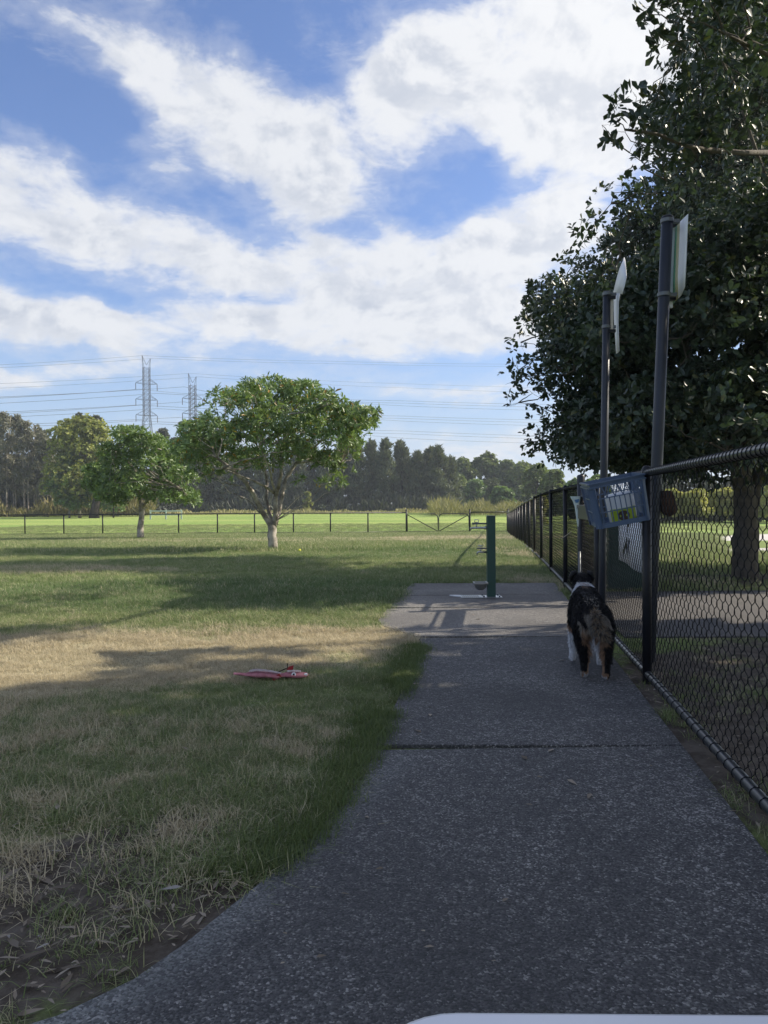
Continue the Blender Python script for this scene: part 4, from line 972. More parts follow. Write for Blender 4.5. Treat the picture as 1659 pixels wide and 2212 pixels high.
def build_tree(label, base, limbs, clusters, tmpl, L, Wd, leafm, barkm, seed, cat='tree', name='tree', group=None, feed=None, sides=9, twigs=0, **kw):
    t = thing(name, label, cat, base, 0, group); rr = random.Random(seed); mb = MB(); B0 = Vector(base)
    for pts, r0, r1 in limbs:
        P = [Vector(p) - B0 for p in pts]; n = len(P)
        # densify with a slight natural wander
        Q = []
        for i in range(n - 1):
            for k in range(3): q = P[i].lerp(P[i + 1], k / 3); Q.append(q + (Vector((rr.uniform(-1, 1), rr.uniform(-1, 1), 0)) * r0 * .18 if (k and i) else Vector()))
        Q.append(P[-1]); m_ = len(Q)
        rad = [(r0 + (r1 - r0) * (i / (m_ - 1)) ** .8) for i in range(m_)]
        mb.tube(Q, rad, sides)
    ends = list(feed or [l[0][-1] for l in limbs])
    for c, rad, n in clusters:
        c = Vector(c); e = min(ends, key=lambda q: (Vector(q) - c).length + (0 if Vector(q).z < c.z else 1.5)); d = (c - Vector(e)).length
        r0 = min(.05, .007 + .009 * d)
        if rad[0] < .3: r0 *= .6
        if feed: ends.append(tuple(c))
        mb.tube([p - B0 for p in wiggle(e, c, 4, .10, rr)], [r0, r0 * .85, r0 * .7, r0 * .55, r0 * .35], 5, cap=False)
        for _ in range(twigs):
            o = Vector((rr.gauss(0, 1), rr.gauss(0, 1), rr.gauss(.3, 1))).normalized(); q = c + Vector((o.x * rad[0], o.y * rad[1], o.z * rad[2])) * .8
            mb.tube([p - B0 for p in wiggle(c, q, 3, .08, rr)], [r0 * .35, r0 * .28, r0 * .2, r0 * .1], 3, cap=False)
    mb.build('trunk', barkm, t, smooth=True)
    cl = [((c[0] - B0.x, c[1] - B0.y, c[2] - B0.z), r_, n) for c, r_, n in clusters]
    o = bpy.data.objects.new('crown', crown_mesh('crown', cl, tmpl, L, Wd, [leafm], seed, **kw)); COL.objects.link(o); o.parent = t
    return t

# forked tree in the middle of the lawn
rt = random.Random(5)
MZ = onground(590, 1188).y; MBp = onground(590, 1188)
def A3(px, py, dz=0.0, Z=MZ): return at(px, py, Z + dz)
limbs = [([MBp + Vector((0, 0, -.1)), A3(589, 1165), A3(588, 1140), A3(590, 1128)], .13, .105),
         ([A3(590, 1142), A3(574, 1118), A3(556, 1085, -.2), A3(545, 1062, -.4), A3(525, 1035, -.7), A3(497, 1010, -1.0), A3(470, 990, -1.2)], .085, .03),
         ([A3(590, 1138), A3(581, 1105, .3), A3(575, 1075, .5), A3(577, 1045, .7), A3(570, 1000, 1.0), A3(550, 950, 1.2)], .06, .025),
         ([A3(592, 1138), A3(596, 1100, -.1), A3(596, 1070, -.2), A3(603, 1040, -.5), A3(610, 1000, -.6), A3(600, 940, -.6), A3(610, 890, -.4)], .075, .02),
         ([A3(593, 1132), A3(604, 1095, .2), A3(610, 1062, .4), A3(617, 1035, .6), A3(640, 1000, .8), A3(680, 965, .9), A3(720, 930, .9)], .085, .022),
         ([A3(594, 1066, -.2), A3(575, 1052, -.5), A3(552, 1040, -.9), A3(520, 1028, -1.2), A3(480, 1012, -1.5)], .04, .015),
         ([A3(597, 1066, -.2), A3(588, 1045, -.5), A3(583, 1015, -1), A3(560, 960, -1.4)], .035, .015),
         ([A3(545, 1062, -.4), A3(515, 1048, 0), A3(480, 1042, .4), A3(450, 1030, .6)], .03, .012),
         ([A3(640, 1000, .8), A3(690, 995, .4), A3(735, 1005, 0)], .03, .01)]
cl = []
for (px, py, rx, ry) in [(450, 925, 52, 38), (500, 880, 48, 36), (545, 862, 42, 30), (600, 850, 52, 30), (650, 850, 44, 28), (700, 868, 44, 30), (755, 900, 42, 30), (560, 925, 66, 42), (650, 925, 60, 42), (725, 940, 44, 32),
                         (425, 975, 34, 34), (480, 985, 52, 36), (545, 990, 56, 28), (775, 925, 28, 22), (620, 880, 60, 34), (520, 935, 50, 40), (460, 955, 45, 34), (410, 940, 24, 28), (590, 905, 50, 30), (700, 905, 50, 30), (790, 905, 20, 14), (430, 1000, 40, 22), (640, 975, 46, 22), (700, 995, 40, 20), (755, 965, 36, 24), (405, 965, 18, 26), (610, 950, 60, 36)]:
    for k in range(3):
        c = A3(px + rt.uniform(-16, 16), py + rt.uniform(-10, 10), rt.uniform(-1.9, 1.9)); s = MZ / FD * rt.uniform(.6, 1.0)
        cl.append((c, (rx * s, .55, ry * s), 340 if rx > 40 else 190))
for (px, py, rx, ry, n) in [(740, 1015, 30, 14, 130), (700, 1000, 32, 18, 150), (725, 1040, 24, 12, 90), (690, 1048, 20, 10, 50), (760, 990, 18, 12, 60), (640, 985, 40, 20, 160), (430, 1025, 26, 14, 110), (470, 1030, 30, 12, 110), (745, 1052, 14, 8, 30), (600, 1000, 40, 16, 120), (640, 1035, 22, 8, 40)]:
    cl.append((A3(px, py, rt.uniform(-1.2, .8)), (rx * MZ / FD, .45, ry * MZ / FD), n))
build_tree('broad forked tree with a pale trunk splitting into four limbs, largest on the lawn', MBp, limbs, cl, LANCE, .15, .042, MAINL, PALEBARK, 31, twigs=4, shell=.55, rosette=8)

# smaller tree left of it
SP = onground(304, 1165); SZ = SP.y
def B3(px, py, dz=0.0): return at(px, py, SZ + dz)
limbs = [([SP + Vector((0, 0, -.1)), B3(303, 1140), B3(306, 1110), B3(304, 1080), B3(305, 1040), B3(307, 1000), B3(310, 960)], .17, .05),
         ([B3(305, 1098), B3(318, 1082, -.3), B3(335, 1068, -.6), B3(360, 1060, -.8), B3(395, 1058, -1)], .07, .02),
         ([B3(304, 1070), B3(285, 1050, .5), B3(262, 1035, .8), B3(235, 1028, .9)], .07, .02), ([B3(305, 1040), B3(325, 1015, .6), B3(350, 990, .9), B3(372, 975, 1)], .06, .02), ([B3(305, 1040), B3(288, 1010, -.5), B3(265, 985, -.9), B3(250, 965, -1)], .06, .02)]
cl = []
for (px, py, rx, ry) in [(300, 955, 52, 26), (265, 970, 40, 26), (340, 970, 42, 26), (365, 1000, 34, 28), (240, 1005, 38, 26), (290, 1000, 52, 30), (330, 1010, 50, 30), (225, 1040, 34, 22), (260, 1045, 44, 26), (300, 1040, 40, 26), (350, 1045, 42, 24), (385, 1060, 28, 18), (235, 1065, 30, 16), (375, 1030, 30, 22), (275, 945, 30, 18), (210, 1020, 26, 20), (235, 985, 30, 24), (320, 975, 50, 26), (390, 1035, 34, 22), (415, 1075, 26, 13), (360, 1075, 36, 16), (250, 1075, 34, 14), (205, 1050, 22, 18), (300, 1065, 40, 18), (270, 1010, 46, 28), (375, 985, 34, 26), (305, 945, 44, 18)]:
    for k in range(3): cl.append((B3(px + rt.uniform(-16, 16), py + rt.uniform(-10, 10), rt.uniform(-2, 2)), (rx * SZ / FD * rt.uniform(.55, .95), .8, ry * SZ / FD * rt.uniform(.6, .95)), 220))
build_tree('small round tree with a slim pale trunk on the left of the lawn', SP, limbs, cl, LANCE, .21, .07, SMALLL, PALEBARK, 37, twigs=3, shell=.5)

# big dark tree beyond the fence
BP = onground(1610, 1250); BZ = BP.y
def inpoly(poly, x, y): return bool(polymask(poly, np.array([x]), np.array([y]))[0])
PB = [(1540, -300), (1540, 20), (1560, 200), (1470, 250), (1420, 330), (1440, 420), (1370, 480), (1300, 560), (1250, 660), (1190, 720), (1175, 780), (1180, 830), (1240, 880), (1235, 960), (1290, 1000), (1400, 1010), (1500, 1018), (1650, 1012), (1850, 1000), (2150, 850), (2250, 400), (2200, -300)]
cl = []; rt = random.Random(11); tries = 0
while len(cl) < 330 and tries < 6000:
    tries += 1; px, py = rt.uniform(1140, 2250), rt.uniform(-300, 1030)
    if not inpoly(PB, px, py): continue
    Z = rt.uniform(9.5, 12.5) if px > 1690 else rt.uniform(8.5, 11.0) if (px > 1480 and rt.random() < .5) else rt.uniform(8.8, 12.5) if px > 1300 else rt.uniform(10.0, 14.5)
    if px > 1700 and py < 430: continue
    for _ in range(14):
        c = at(px, py, Z); sx, sy = c.x - 1.335 * c.z, c.y - .333 * c.z
        if sy < 12.3 and sx / sy < -.17 and sx / sy > -.62: Z = rt.uniform(10, 17.5)
        else: break
    edge_ = min(1.0, .62 + .0012 * (px - 1150)); r0 = rt.uniform(.42, .75) * edge_ * max(1, min(1.5, Z / 11))
    cl.append((at(px, py, Z), (r0, r0, r0 * .85), int(640 * (r0 / .6) ** 2)))
# sprays that make the ragged outline against the sky
for (px, py, Z, r0, n) in [(1150, 700, 12, .26, 40), (1135, 690, 12, .2, 24), (1125, 740, 12.3, .26, 34), (1120, 800, 12, .3, 50), (1110, 825, 12, .2, 26), (1120, 870, 12, .22, 30), (1150, 850, 12, .35, 60), (1190, 850, 12, .3, 50), (1165, 945, 12, .3, 50), (1150, 975, 12.4, .25, 34), (1185, 915, 11.6, .35, 60), (1200, 990, 12, .3, 55), (1225, 985, 12, .36, 120), (1265, 990, 12, .36, 130), (1205, 940, 12.4, .36, 120), (1240, 900, 12, .4, 140), (1180, 960, 12.4, .3, 80), (1305, 1000, 12, .36, 130),
                           (1205, 640, 12, .3, 50), (1185, 660, 11.6, .26, 36), (1235, 575, 11.5, .3, 50), (1262, 520, 11, .3, 50), (1285, 480, 10.6, .22, 30), (1320, 440, 10, .3, 50), (1345, 405, 9.6, .2, 26), (1420, 420, 10, .34, 60), (1355, 480, 10.5, .36, 66), (1215, 700, 12, .4, 80), (1160, 770, 12, .35, 60), (1210, 805, 12, .4, 70), (1310, 540, 11, .4, 70), (1270, 600, 11.3, .4, 70), (1370, 440, 10, .3, 50)]:
    cl.append((at(px, py, Z), (r0, r0, r0 * .8), n))
for _ in range(70):
    px, py = rt.uniform(1270, 1760), rt.uniform(860, 1022); Z = rt.uniform(10.2, 13.0)
    cl.append((at(px, py, Z), (.5, .5, .34), 420))
for _ in range(26):
    px, py = rt.uniform(1180, 1400), rt.uniform(640, 930); cl.append((at(px, py, rt.uniform(11, 13.5)), (.48, .48, .42), 330))
near = []
for (px, py, Z, r0, n) in [(1412, 66, 6.5, .10, 10), (1428, 104, 6.6, .09, 8), (1455, 140, 6.8, .12, 10), (1335, 225, 6.9, .08, 7), (1408, 215, 7.0, .12, 12), (1300, 270, 6.8, .10, 10), (1325, 250, 6.8, .14, 16), (1350, 285, 6.8, .16, 18), (1320, 295, 6.7, .12, 10), (1375, 210, 6.8, .10, 9), (1385, 240, 7, .16, 16), (1360, 330, 7, .14, 12), (1400, 300, 7, .22, 34), (1445, 260, 7.1, .24, 40), (1480, 235, 7.2, .24, 40), (1425, 340, 7.2, .22, 30), (1470, 310, 7.3, .3, 60), (1520, 270, 7.4, .34, 80), (1380, 365, 7.2, .12, 10), (1510, 215, 7.2, .22, 30), (1500, 350, 7.5, .34, 70), (1560, 330, 7.7, .4, 110), (1440, 390, 7.6, .24, 34),
                           (1395, 30, 6.4, .12, 10), (1420, 10, 6.4, .16, 16), (1440, 40, 6.4, .14, 12), (1470, 15, 6.5, .2, 26), (1450, 95, 6.5, .12, 9), (1500, 50, 6.6, .26, 40), (1480, 110, 6.6, .14, 10), (1520, 110, 6.7, .2, 22), (1550, 150, 6.9, .2, 22), (1560, 60, 6.9, .34, 80), (1500, 165, 6.9, .10, 8), (1600, 160, 7.2, .34, 80), (1620, 60, 7, .4, 110), (1640, 230, 7.6, .4, 110), (1600, -30, 7, .4, 100), (1520, -40, 6.7, .3, 50), (1450, -40, 6.5, .2, 26), (1560, 215, 7.1, .16, 14), (1700, 120, 7.6, .5, 150), (1700, -60, 7.6, .5, 130)]:
    near.append((at(px, py, Z), (r0, r0, r0 * .8), n))
limbs = [([BP + Vector((0, 0, -.15)), BP + Vector((-.01, 0, .25)), at(1612, 1150, BZ), at(1608, 1080, BZ), at(1603, 1040, BZ)], .18, .13),
         ([BP + Vector((.10, .1, -.15)), at(1624, 1180, BZ + .1), at(1624, 1100, BZ + .1), at(1634, 1040, BZ + .2), at(1660, 950, BZ + .3), at(1690, 820, BZ + .4), at(1720, 640, BZ + .6)], .095, .05),
         ([at(1608, 1060, BZ), at(1590, 1010, BZ - .2), at(1560, 940, BZ - .3), at(1520, 850, BZ - .4), at(1480, 740, BZ - .3), at(1440, 620, BZ)], .11, .03),
         ([at(1606, 1050, BZ), at(1600, 980, BZ), at(1605, 860, BZ), at(1620, 740, BZ + 2), at(1650, 560, BZ + 3.5), at(1690, 380, BZ + 4)], .12, .04),
         ([at(1560, 940, BZ - .3), at(1480, 900, BZ + .3), at(1380, 850, BZ + .8), at(1290, 800, BZ + 1.2), at(1220, 770, BZ + 1.4)], .07, .02),
         ([at(1590, 1010, BZ - .2), at(1500, 980, BZ + .6), at(1400, 960, BZ + 1), at(1300, 940, BZ + 1.4)], .06, .02),
         ([at(1700, 330, BZ - 1), at(1600, 330, BZ - 2.4), at(1500, 320, BZ - 3), at(1420, 290, BZ - 3.2), at(1350, 280, BZ - 3.4)], .035, .010),
         ([at(1750, 200, BZ - 2), at(1680, 130, BZ - 3), at(1600, 90, BZ - 3.4), at(1520, 50, BZ - 3.6)], .03, .008),
         ([at(1480, 740, BZ - .3), at(1400, 650, BZ), at(1330, 580, BZ + .5)], .04, .012), ([at(1690, 820, BZ + .4), at(1800, 600, BZ), at(1900, 350, BZ)], .06, .02)]
feed = [p for l in limbs for p in l[0][2:]]
build_tree('huge dark glossy-leaved tree filling the right side beyond the fence', BP, limbs, cl + [(c, r_, int(n * 1.4)) for c, r_, n in sorted(near, key=lambda q: -q[1][0])], LEAF6, .104, .052, TREEB, BARK, 41, feed=feed, twigs=2, shell=.35, rosette=5, upb=.2)

# its neighbour, further right: its canopy shades the path
AP = Vector((8.6, 3.2, 0)); cl = []; rt = random.Random(17)
PA = [(2.6, 3.9), (3.6, 4.4), (5.9, 5.6), (8.1, 7.45), (9.4, 7.8), (12.5, 8.1), (14, 5), (13.5, 0), (9, -4), (4, -4.2), (2.4, -2.0), (2.2, 1.5)]
while len(cl) < 300:
    x, y = rt.uniform(2, 14), rt.uniform(-4.5, 8.4)
    if not inpoly(PA, x, y): continue
    h = rt.uniform(5.5, 6.6)
    cl.append((Vector((x, y, h)), (.75, .75, .5), 150))
limbs = [([AP + Vector((0, 0, -.2)), AP + Vector((0, 0, 1.5)), AP + Vector((.1, .1, 3.2))], .28, .2)]
for k in range(9):
    a = 6.283 * k / 9; limbs.append(([AP + Vector((.1, .1, 3.1)), AP + Vector((1.8 * math.cos(a), 1.8 * math.sin(a), 4.6)), AP + Vector((4.2 * math.cos(a), 4.2 * math.sin(a), 5.7))], .11, .04))
build_tree('second dark spreading tree outside the fence whose canopy shades the path', AP, limbs, cl, LEAF4, .27, .22, TREEB, BARK, 43, shell=.2, rosette=5, upb=.3)

# ---- background
def bgpos(px, Z):
    p = at(px, 1100, Z); return Vector((p.x, Z, float(gz(p.x, Z))))
def hgt(ytop, Z): return at(0, ytop, Z).z - float(gz(0, Z))
def hpx(px, ytop, Z): return at(px, ytop, Z).z - float(gz(0, Z))
def casuarina(px, Z, ytop, hw, label, seed, group='she-oaks in the dark row'):
    b = bgpos(px, Z); H = hpx(px, ytop, Z); Wm = hw * Z / FD; rr = random.Random(seed); cl = []
    lean = rr.uniform(-.03, .03) * H; n = 44
    for i in range(n):
        t = (i + rr.random()) / n; z = H * (.10 + .88 * t); rad = 1.35 * Wm * (1.0 - .74 * max(0, (t - .30) / .70) ** 1.5) * rr.uniform(.75, 1.15); a = rr.uniform(0, 6.28)
        cl.append((b + Vector((lean * t + math.cos(a) * rad * .5, math.sin(a) * rad * .5, z)), (rad * .5, rad * .5, H * .075), 120))
    limbs = [([b, b + Vector((lean * .4, 0, H * .4)), b + Vector((lean, 0, H * .95))], .2, .04)]
    return build_tree(label, b, limbs, cl, LEAF4, .95, .26, CASU, DARKBARK, seed, name='she_oak', group=group, sides=6, shell=.35, upb=1.6, rosette=4, droop=-.7)
CAS = [(398, 150, 968, 26, 'she-oak hidden mostly behind the left limb of the forked tree'), (425, 146, 985, 24, 'she-oak under the left edge of the forked tree crown'), (455, 150, 975, 26, 'she-oak behind the leftmost boughs of the forked tree'), (490, 147, 990, 26, 'she-oak seen between the forked tree trunk and its left boughs'), (525, 150, 980, 26, 'she-oak just left of the fork of the lawn tree'), (560, 147, 985, 26, 'she-oak directly behind the fork of the lawn tree'),
       (600, 150, 975, 26, 'she-oak behind the trunk of the forked tree'), (640, 147, 985, 26, 'she-oak to the right of the forked tree trunk'), (675, 150, 972, 26, 'she-oak behind the small bright conifer-like shrub'), (708, 147, 985, 24, 'she-oak below the right boughs of the forked tree'),
       (738, 150, 968, 22, 'she-oak peeping out at the right rim of the forked tree crown'), (770, 148, 964, 23, 'pointed she-oak first right of the forked tree crown'), (803, 150, 961, 23, 'tall she-oak with a narrow spire right of the marker post'), (838, 147, 958, 24, 'tallest she-oak of the dark row'), (870, 150, 962, 23, 'she-oak with a twin top near the middle of the dark row'), (898, 148, 984, 22, 'lower she-oak in the dip of the row'), (925, 150, 976, 22, 'she-oak behind the far double gate'), (950, 147, 972, 22, 'she-oak with a ragged top second from the right end of the row'), (972, 149, 996, 18, 'short she-oak at the right end of the row')]
for i, (px, Z, yt, hw, lab) in enumerate(CAS): casuarina(px, Z, yt, hw, lab, 100 + i)
def bushy(px, Z, ytop, hw, label, seed, leafm, barkm=DARKBARK, name='tree', group=None, el=.60, wd=.42, ncl=34, per=210, low=.12, tmpl=LEAF4, flat=1.0, cat='tree'):
    b = bgpos(px, Z); H = hpx(px, ytop, Z); Wm = hw * Z / FD; rr = random.Random(seed); cl = []
    for i in range(ncl):
        a = rr.uniform(0, 6.28); t = rr.random(); z = low + (1 - low) * t; env = math.sqrt(max(.05, 1 - ((z - .5) / .56) ** 2)) if low > .2 else math.sqrt(max(.05, 1 - max(0, z - .35) ** 2 / .46)); q = rr.random() ** .5 * .72
        cl.append((b + Vector((math.cos(a) * Wm * env * q, math.sin(a) * Wm * env * q, H * (z - .08))), (Wm * .36, Wm * .36, min(Wm * .30, H * .17) * flat), per))
    limbs = [([b, b + Vector((0, 0, H * .3)), b + Vector((rr.uniform(-.1, .1) * Wm, 0, H * .6))], max(.03, H * .018), .03)]
    return build_tree(label, b, limbs, cl, tmpl, el, wd, leafm, barkm, seed, cat=cat, name=name, group=group, sides=6, shell=.55, upb=.6)
# left wood of thin gums
GUM = [(46, 133, 912, 26, 'thin grey gum set back behind the second and third gums'), (88, 133, 925, 26, 'thin grey gum set back behind the leaning one'), (-8, 133, 905, 28, 'thin grey gum set back at the far left edge'), (108, 120, 948, 20, 'short thin grey gum touching the yellow-green crown'), (-60, 128, 895, 30, 'thin grey gum beyond the left edge of the wood'), (-20, 126, 900, 26, 'thin grey gum at the left edge of the wood'), (8, 122, 890, 24, 'thin grey gum, leftmost with a cream trunk fully in view'), (34, 125, 898, 22, 'thin grey gum second from the left, two close stems'), (56, 122, 905, 22, 'thin grey gum with a low crown, third from the left'), (78, 126, 915, 22, 'thin grey gum whose cream trunk leans right'), (98, 122, 935, 20, 'lower thin grey gum beside the yellow-green tree'), (120, 126, 985, 20, 'short grey gum in front of the dark wood left of the yellow-green tree')]
def gum(px, Z, ytop, hw, label, seed):
    b = bgpos(px, Z); H = hpx(px, ytop, Z); Wm = hw * Z / FD; rr = random.Random(seed); cl = []; limbs = []
    for s in range(2):
        ox = rr.uniform(-.35, .35) * Wm; top = b + Vector((ox * 2.2, rr.uniform(-1, 1), H * rr.uniform(.85, .98)))
        limbs.append(([b + Vector((ox, 0, 0)), b + Vector((ox * 1.2, 0, H * .35)), b + Vector((ox * 1.5, 0, H * .65)), top], .14, .03))
    for i in range(30):
        t = rr.random() ** .8; z = H * (.22 + .74 * t); rad = Wm * (.45 + .5 * math.sin(math.pi * min(1, t * .9 + .1))); a = rr.uniform(0, 6.28); q = rr.random() ** .5
        cl.append((b + Vector((math.cos(a) * rad * q, math.sin(a) * rad * q, z)), (Wm * .30, Wm * .30, H * .05), 120))
    f = [p for l in limbs for p in l[0][1:]]
    build_tree(label, b, limbs, cl, LANCE, .55, .17, GREYL, EUCBARK, seed, name='gum_tree', group='thin gums of the left wood', feed=f, sides=6, shell=.4, droop=.6, upb=.2)
for i, g_ in enumerate(GUM): gum(*g_, 200 + i)
for i, (px, Z, yt, hw, lab) in enumerate([(172, 135, 878, 24, 'tall dark gum with a rounded head behind the yellow-green tree'), (207, 134, 885, 22, 'second tall dark gum, right of the rounded one behind the yellow-green tree'), (140, 136, 925, 16, 'dark gum at the left shoulder of the yellow-green tree'), (350, 150, 918, 22, 'grey distant gum showing below the first pylon'), (375, 152, 935, 18, 'grey distant gum between the two pylons')]):
    bushy(px, Z, yt, hw, lab, 300 + i, DARKGUM, DARKBARK, 'gum_tree', 'dark gums showing over the nearer trees', .55, .3, 20, 110, .55)
# dark wood filling the gaps between the trunks
for i, (px, Z, yt, hw, lab) in enumerate([(20, 138, 985, 36, 'dark shrubby tree deep in the wood at the far left'), (85, 139, 990, 36, 'dark shrubby tree behind the leaning cream gum'), (150, 140, 1000, 36, 'dark shrubby tree behind the left of the yellow-green tree'), (215, 141, 1005, 36, 'dark shrubby tree behind the yellow-green tree trunk'), (280, 142, 1010, 36, 'dark shrubby tree behind the small round lawn tree'), (345, 143, 1000, 36, 'dark shrubby tree above the pale rail barrier'), (-60, 138, 985, 40, 'dark shrubby tree beyond the left edge'), (48, 136, 1010, 36, 'low dark shrubby tree between the first gums'), (5, 136, 1015, 36, 'low dark shrubby tree at the left edge of the wood')]):
    bushy(px, Z, yt, hw, lab, 320 + i, DARKGUM, DARKBARK, 'shrubby_tree', 'dark shrubby trees deep in the wood', .8, .5, 30, 110, .05)
yt_ = bushy(172, 108, 903, 86, 'wide yellow-green tree behind the far fence on the left', 340, YELL, EUCBARK, 'tree', None, .46, .32, 76, 280, .30)
bushy(150, 107, 985, 50, 'dark green spreading tree below the yellow-green one', 342, SMALLL, PALEBARK, 'tree', None, .45, .28, 34, 200, .22)
bushy(245, 106, 1010, 55, 'leafy green tree right of the stout field trunk', 343, SMALLL, DARKBARK, 'tree', None, .42, .26, 30, 180, .28)
bp_ = bgpos(203, 104); MBt = MB().tube([(0, 0, -.2), (.1, 0, 1.2), (.6, 0, 3.4), (1.2, 0, 6)], [.75, .55, .45, .3], 10)
MBt.build('bole', DARKBARK, yt_, smooth=True, loc=bp_ - yt_.location)
# right of the she-oaks
for i, (px, Z, yt, hw, lab, lm) in enumerate([(1005, 170, 992, 36, 'soft green rounded tree right of the she-oaks', ROUNDL), (1050, 172, 980, 40, 'tallest soft green rounded tree, above the reeds', ROUNDL), (1095, 170, 995, 34, 'soft green rounded tree nearest the fence corner', ROUNDL), (1122, 165, 1000, 34, 'soft green tree behind the fence corner post', ROUNDL), (990, 160, 1030, 24, 'low soft green tree at the end of the she-oak row', ROUNDL), (1030, 155, 1040, 34, 'low dark green tree under the rounded ones', SMALLL),
                                                   (1085, 130, 1053, 28, 'bright low bushy tree right of the olive conifer', SMALLL), (1160, 120, 1002, 34, 'olive tree left of the big dark crown', ROUNDL), (1200, 100, 1018, 36, 'olive tree under the lowest dark boughs', ROUNDL), (1245, 80, 1035, 30, 'green bushy tree behind the tall capped gate post', SMALLL), (1290, 70, 1020, 30, 'dark green tree behind the slim sign pole', SMALLL), (1135, 180, 1000, 22, 'distant grey-green tree above the fence corner', DARKGUM)]):
    bushy(px, Z, yt, hw, lab, 360 + i, lm, DARKBARK, 'tree', 'soft green trees beyond the fence corner', .0042 * Z, .0032 * Z, 46, 240, .06)
bushy(1062, 135, 1032, 22, 'upright olive conifer-like tree standing in the reeds', 390, CASU, DARKBARK, 'conifer', None, .6, .16, 30, 110, .06, LANCE)
bushy(665, 140, 1063, 11, 'small bright upright shrub in front of the she-oaks', 391, YELL, DARKBARK, 'shrub', None, .4, .24, 18, 80, .06, LEAF4, 1, 'shrub')
bushy(1172, 60, 1068, 17, 'small yellow flowering shrub by the long fence', 392, HEDGEL, DARKBARK, 'shrub', None, .22, .14, 16, 80, .1, LEAF4, 1, 'shrub')
for i, (px, Z, yt, hw) in enumerate([(1400, 62, 1058, 34), (1452, 63, 1062, 34), (1505, 62, 1057, 36), (1560, 63, 1060, 34), (1612, 62, 1056, 34), (1668, 61, 1048, 36), (1725, 60, 1050, 40)]):
    bushy(px, Z, yt, hw, ['sunlit yellow-green hedge shrub at the left end, right of the thick pole', 'hedge shrub above the brown pouch', 'tallest hedge shrub in the middle of the gap', 'hedge shrub left of the big trunk', 'hedge shrub directly behind the big trunk', 'hedge shrub right of the big trunk', 'hedge shrub past the right edge'][i], 400 + i, HEDGEL, DARKBARK, 'hedge_shrub', 'sunlit hedge seen through the netting', .26, .18, 24, 130, .3, cat='shrub')
    bushy(px + 20, Z + 22, yt - 28, hw * 1.2, ['leafy tree behind the left end of the hedge', 'leafy tree behind the hedge near the pouch', 'leafy tree behind the middle of the hedge', 'leafy tree behind the hedge left of the big trunk', 'leafy tree behind the hedge at the big trunk', 'bright leafy tree behind the hedge right of the big trunk', 'leafy tree behind the hedge past the right edge'][i], 420 + i, SMALLL if i > 3 else DARKGUM, DARKBARK, 'tree', 'trees behind the sunlit hedge', .4, .26, 26, 120, .05)
# undergrowth along the foot of the woods, reeds
def strip(name, label, x0, x1, Z0, Z1, h0, h1, n, m, seed, wd=.2):
    r = np.random.default_rng(seed); px = r.uniform(x0, x1, n); Z = r.uniform(Z0, Z1, n); X = (px - CX) / FD * Z
    h = r.uniform(h0, h1, n) * (.45 + 1.0 * vnoise(px, Z * 0, .045, seed)); pos = np.c_[X, Z, gz(X, Z)]; pos = np.c_[pos[:, :2], pos[:, 2] + h * r.random(n) * .55]
    d = unit(np.c_[r.normal(0, .45, (n, 2)), np.ones(n)]); o = bpy.data.objects.new(name, npmesh(name, place(LANCE, pos, d, unit(r.normal(0, 1, (n, 3))), h * .6, wd), 6, [m], 0, LANCE[1])); COL.objects.link(o)
    tag(o, label, name.replace('_', ' '), kind='stuff')
strip('dark_understorey', 'dark understorey between the trunks of the left wood', -150, 330, 130, 134, 1.5, 6.5, 9000, DARKGUM, 7, .35)
strip('undergrowth', 'olive undergrowth along the foot of the left wood', -150, 330, 116, 124, .8, 3.0, 5200, UNDERL, 1, .22)
strip('dark_undergrowth', 'dark undergrowth at the foot of the she-oaks', 300, 1000, 142, 148, .8, 3.4, 9000, DARKGUM, 2, .25)
strip('reeds', 'tall pale reeds beyond the far fence on the right', 930, 1330, 100, 128, .6, 2.1, 9000, leafmat('reed', (.15, .155, .06), (.27, .25, .12), None, .8, .3), 3, .12)
strip('field_edge_grass', 'long dry grass along the edge of the field', -150, 1000, 126, 140, .3, .9, 6000, leafmat('dry_grass', (.24, .22, .10), (.36, .32, .17), None, .8, .2), 4, .18)
strip('hedge_foot', 'dark leafy growth at the foot of the sunlit hedge', 1380, 1760, 63, 66, .5, 1.4, 3500, DARKGUM, 5, .12)

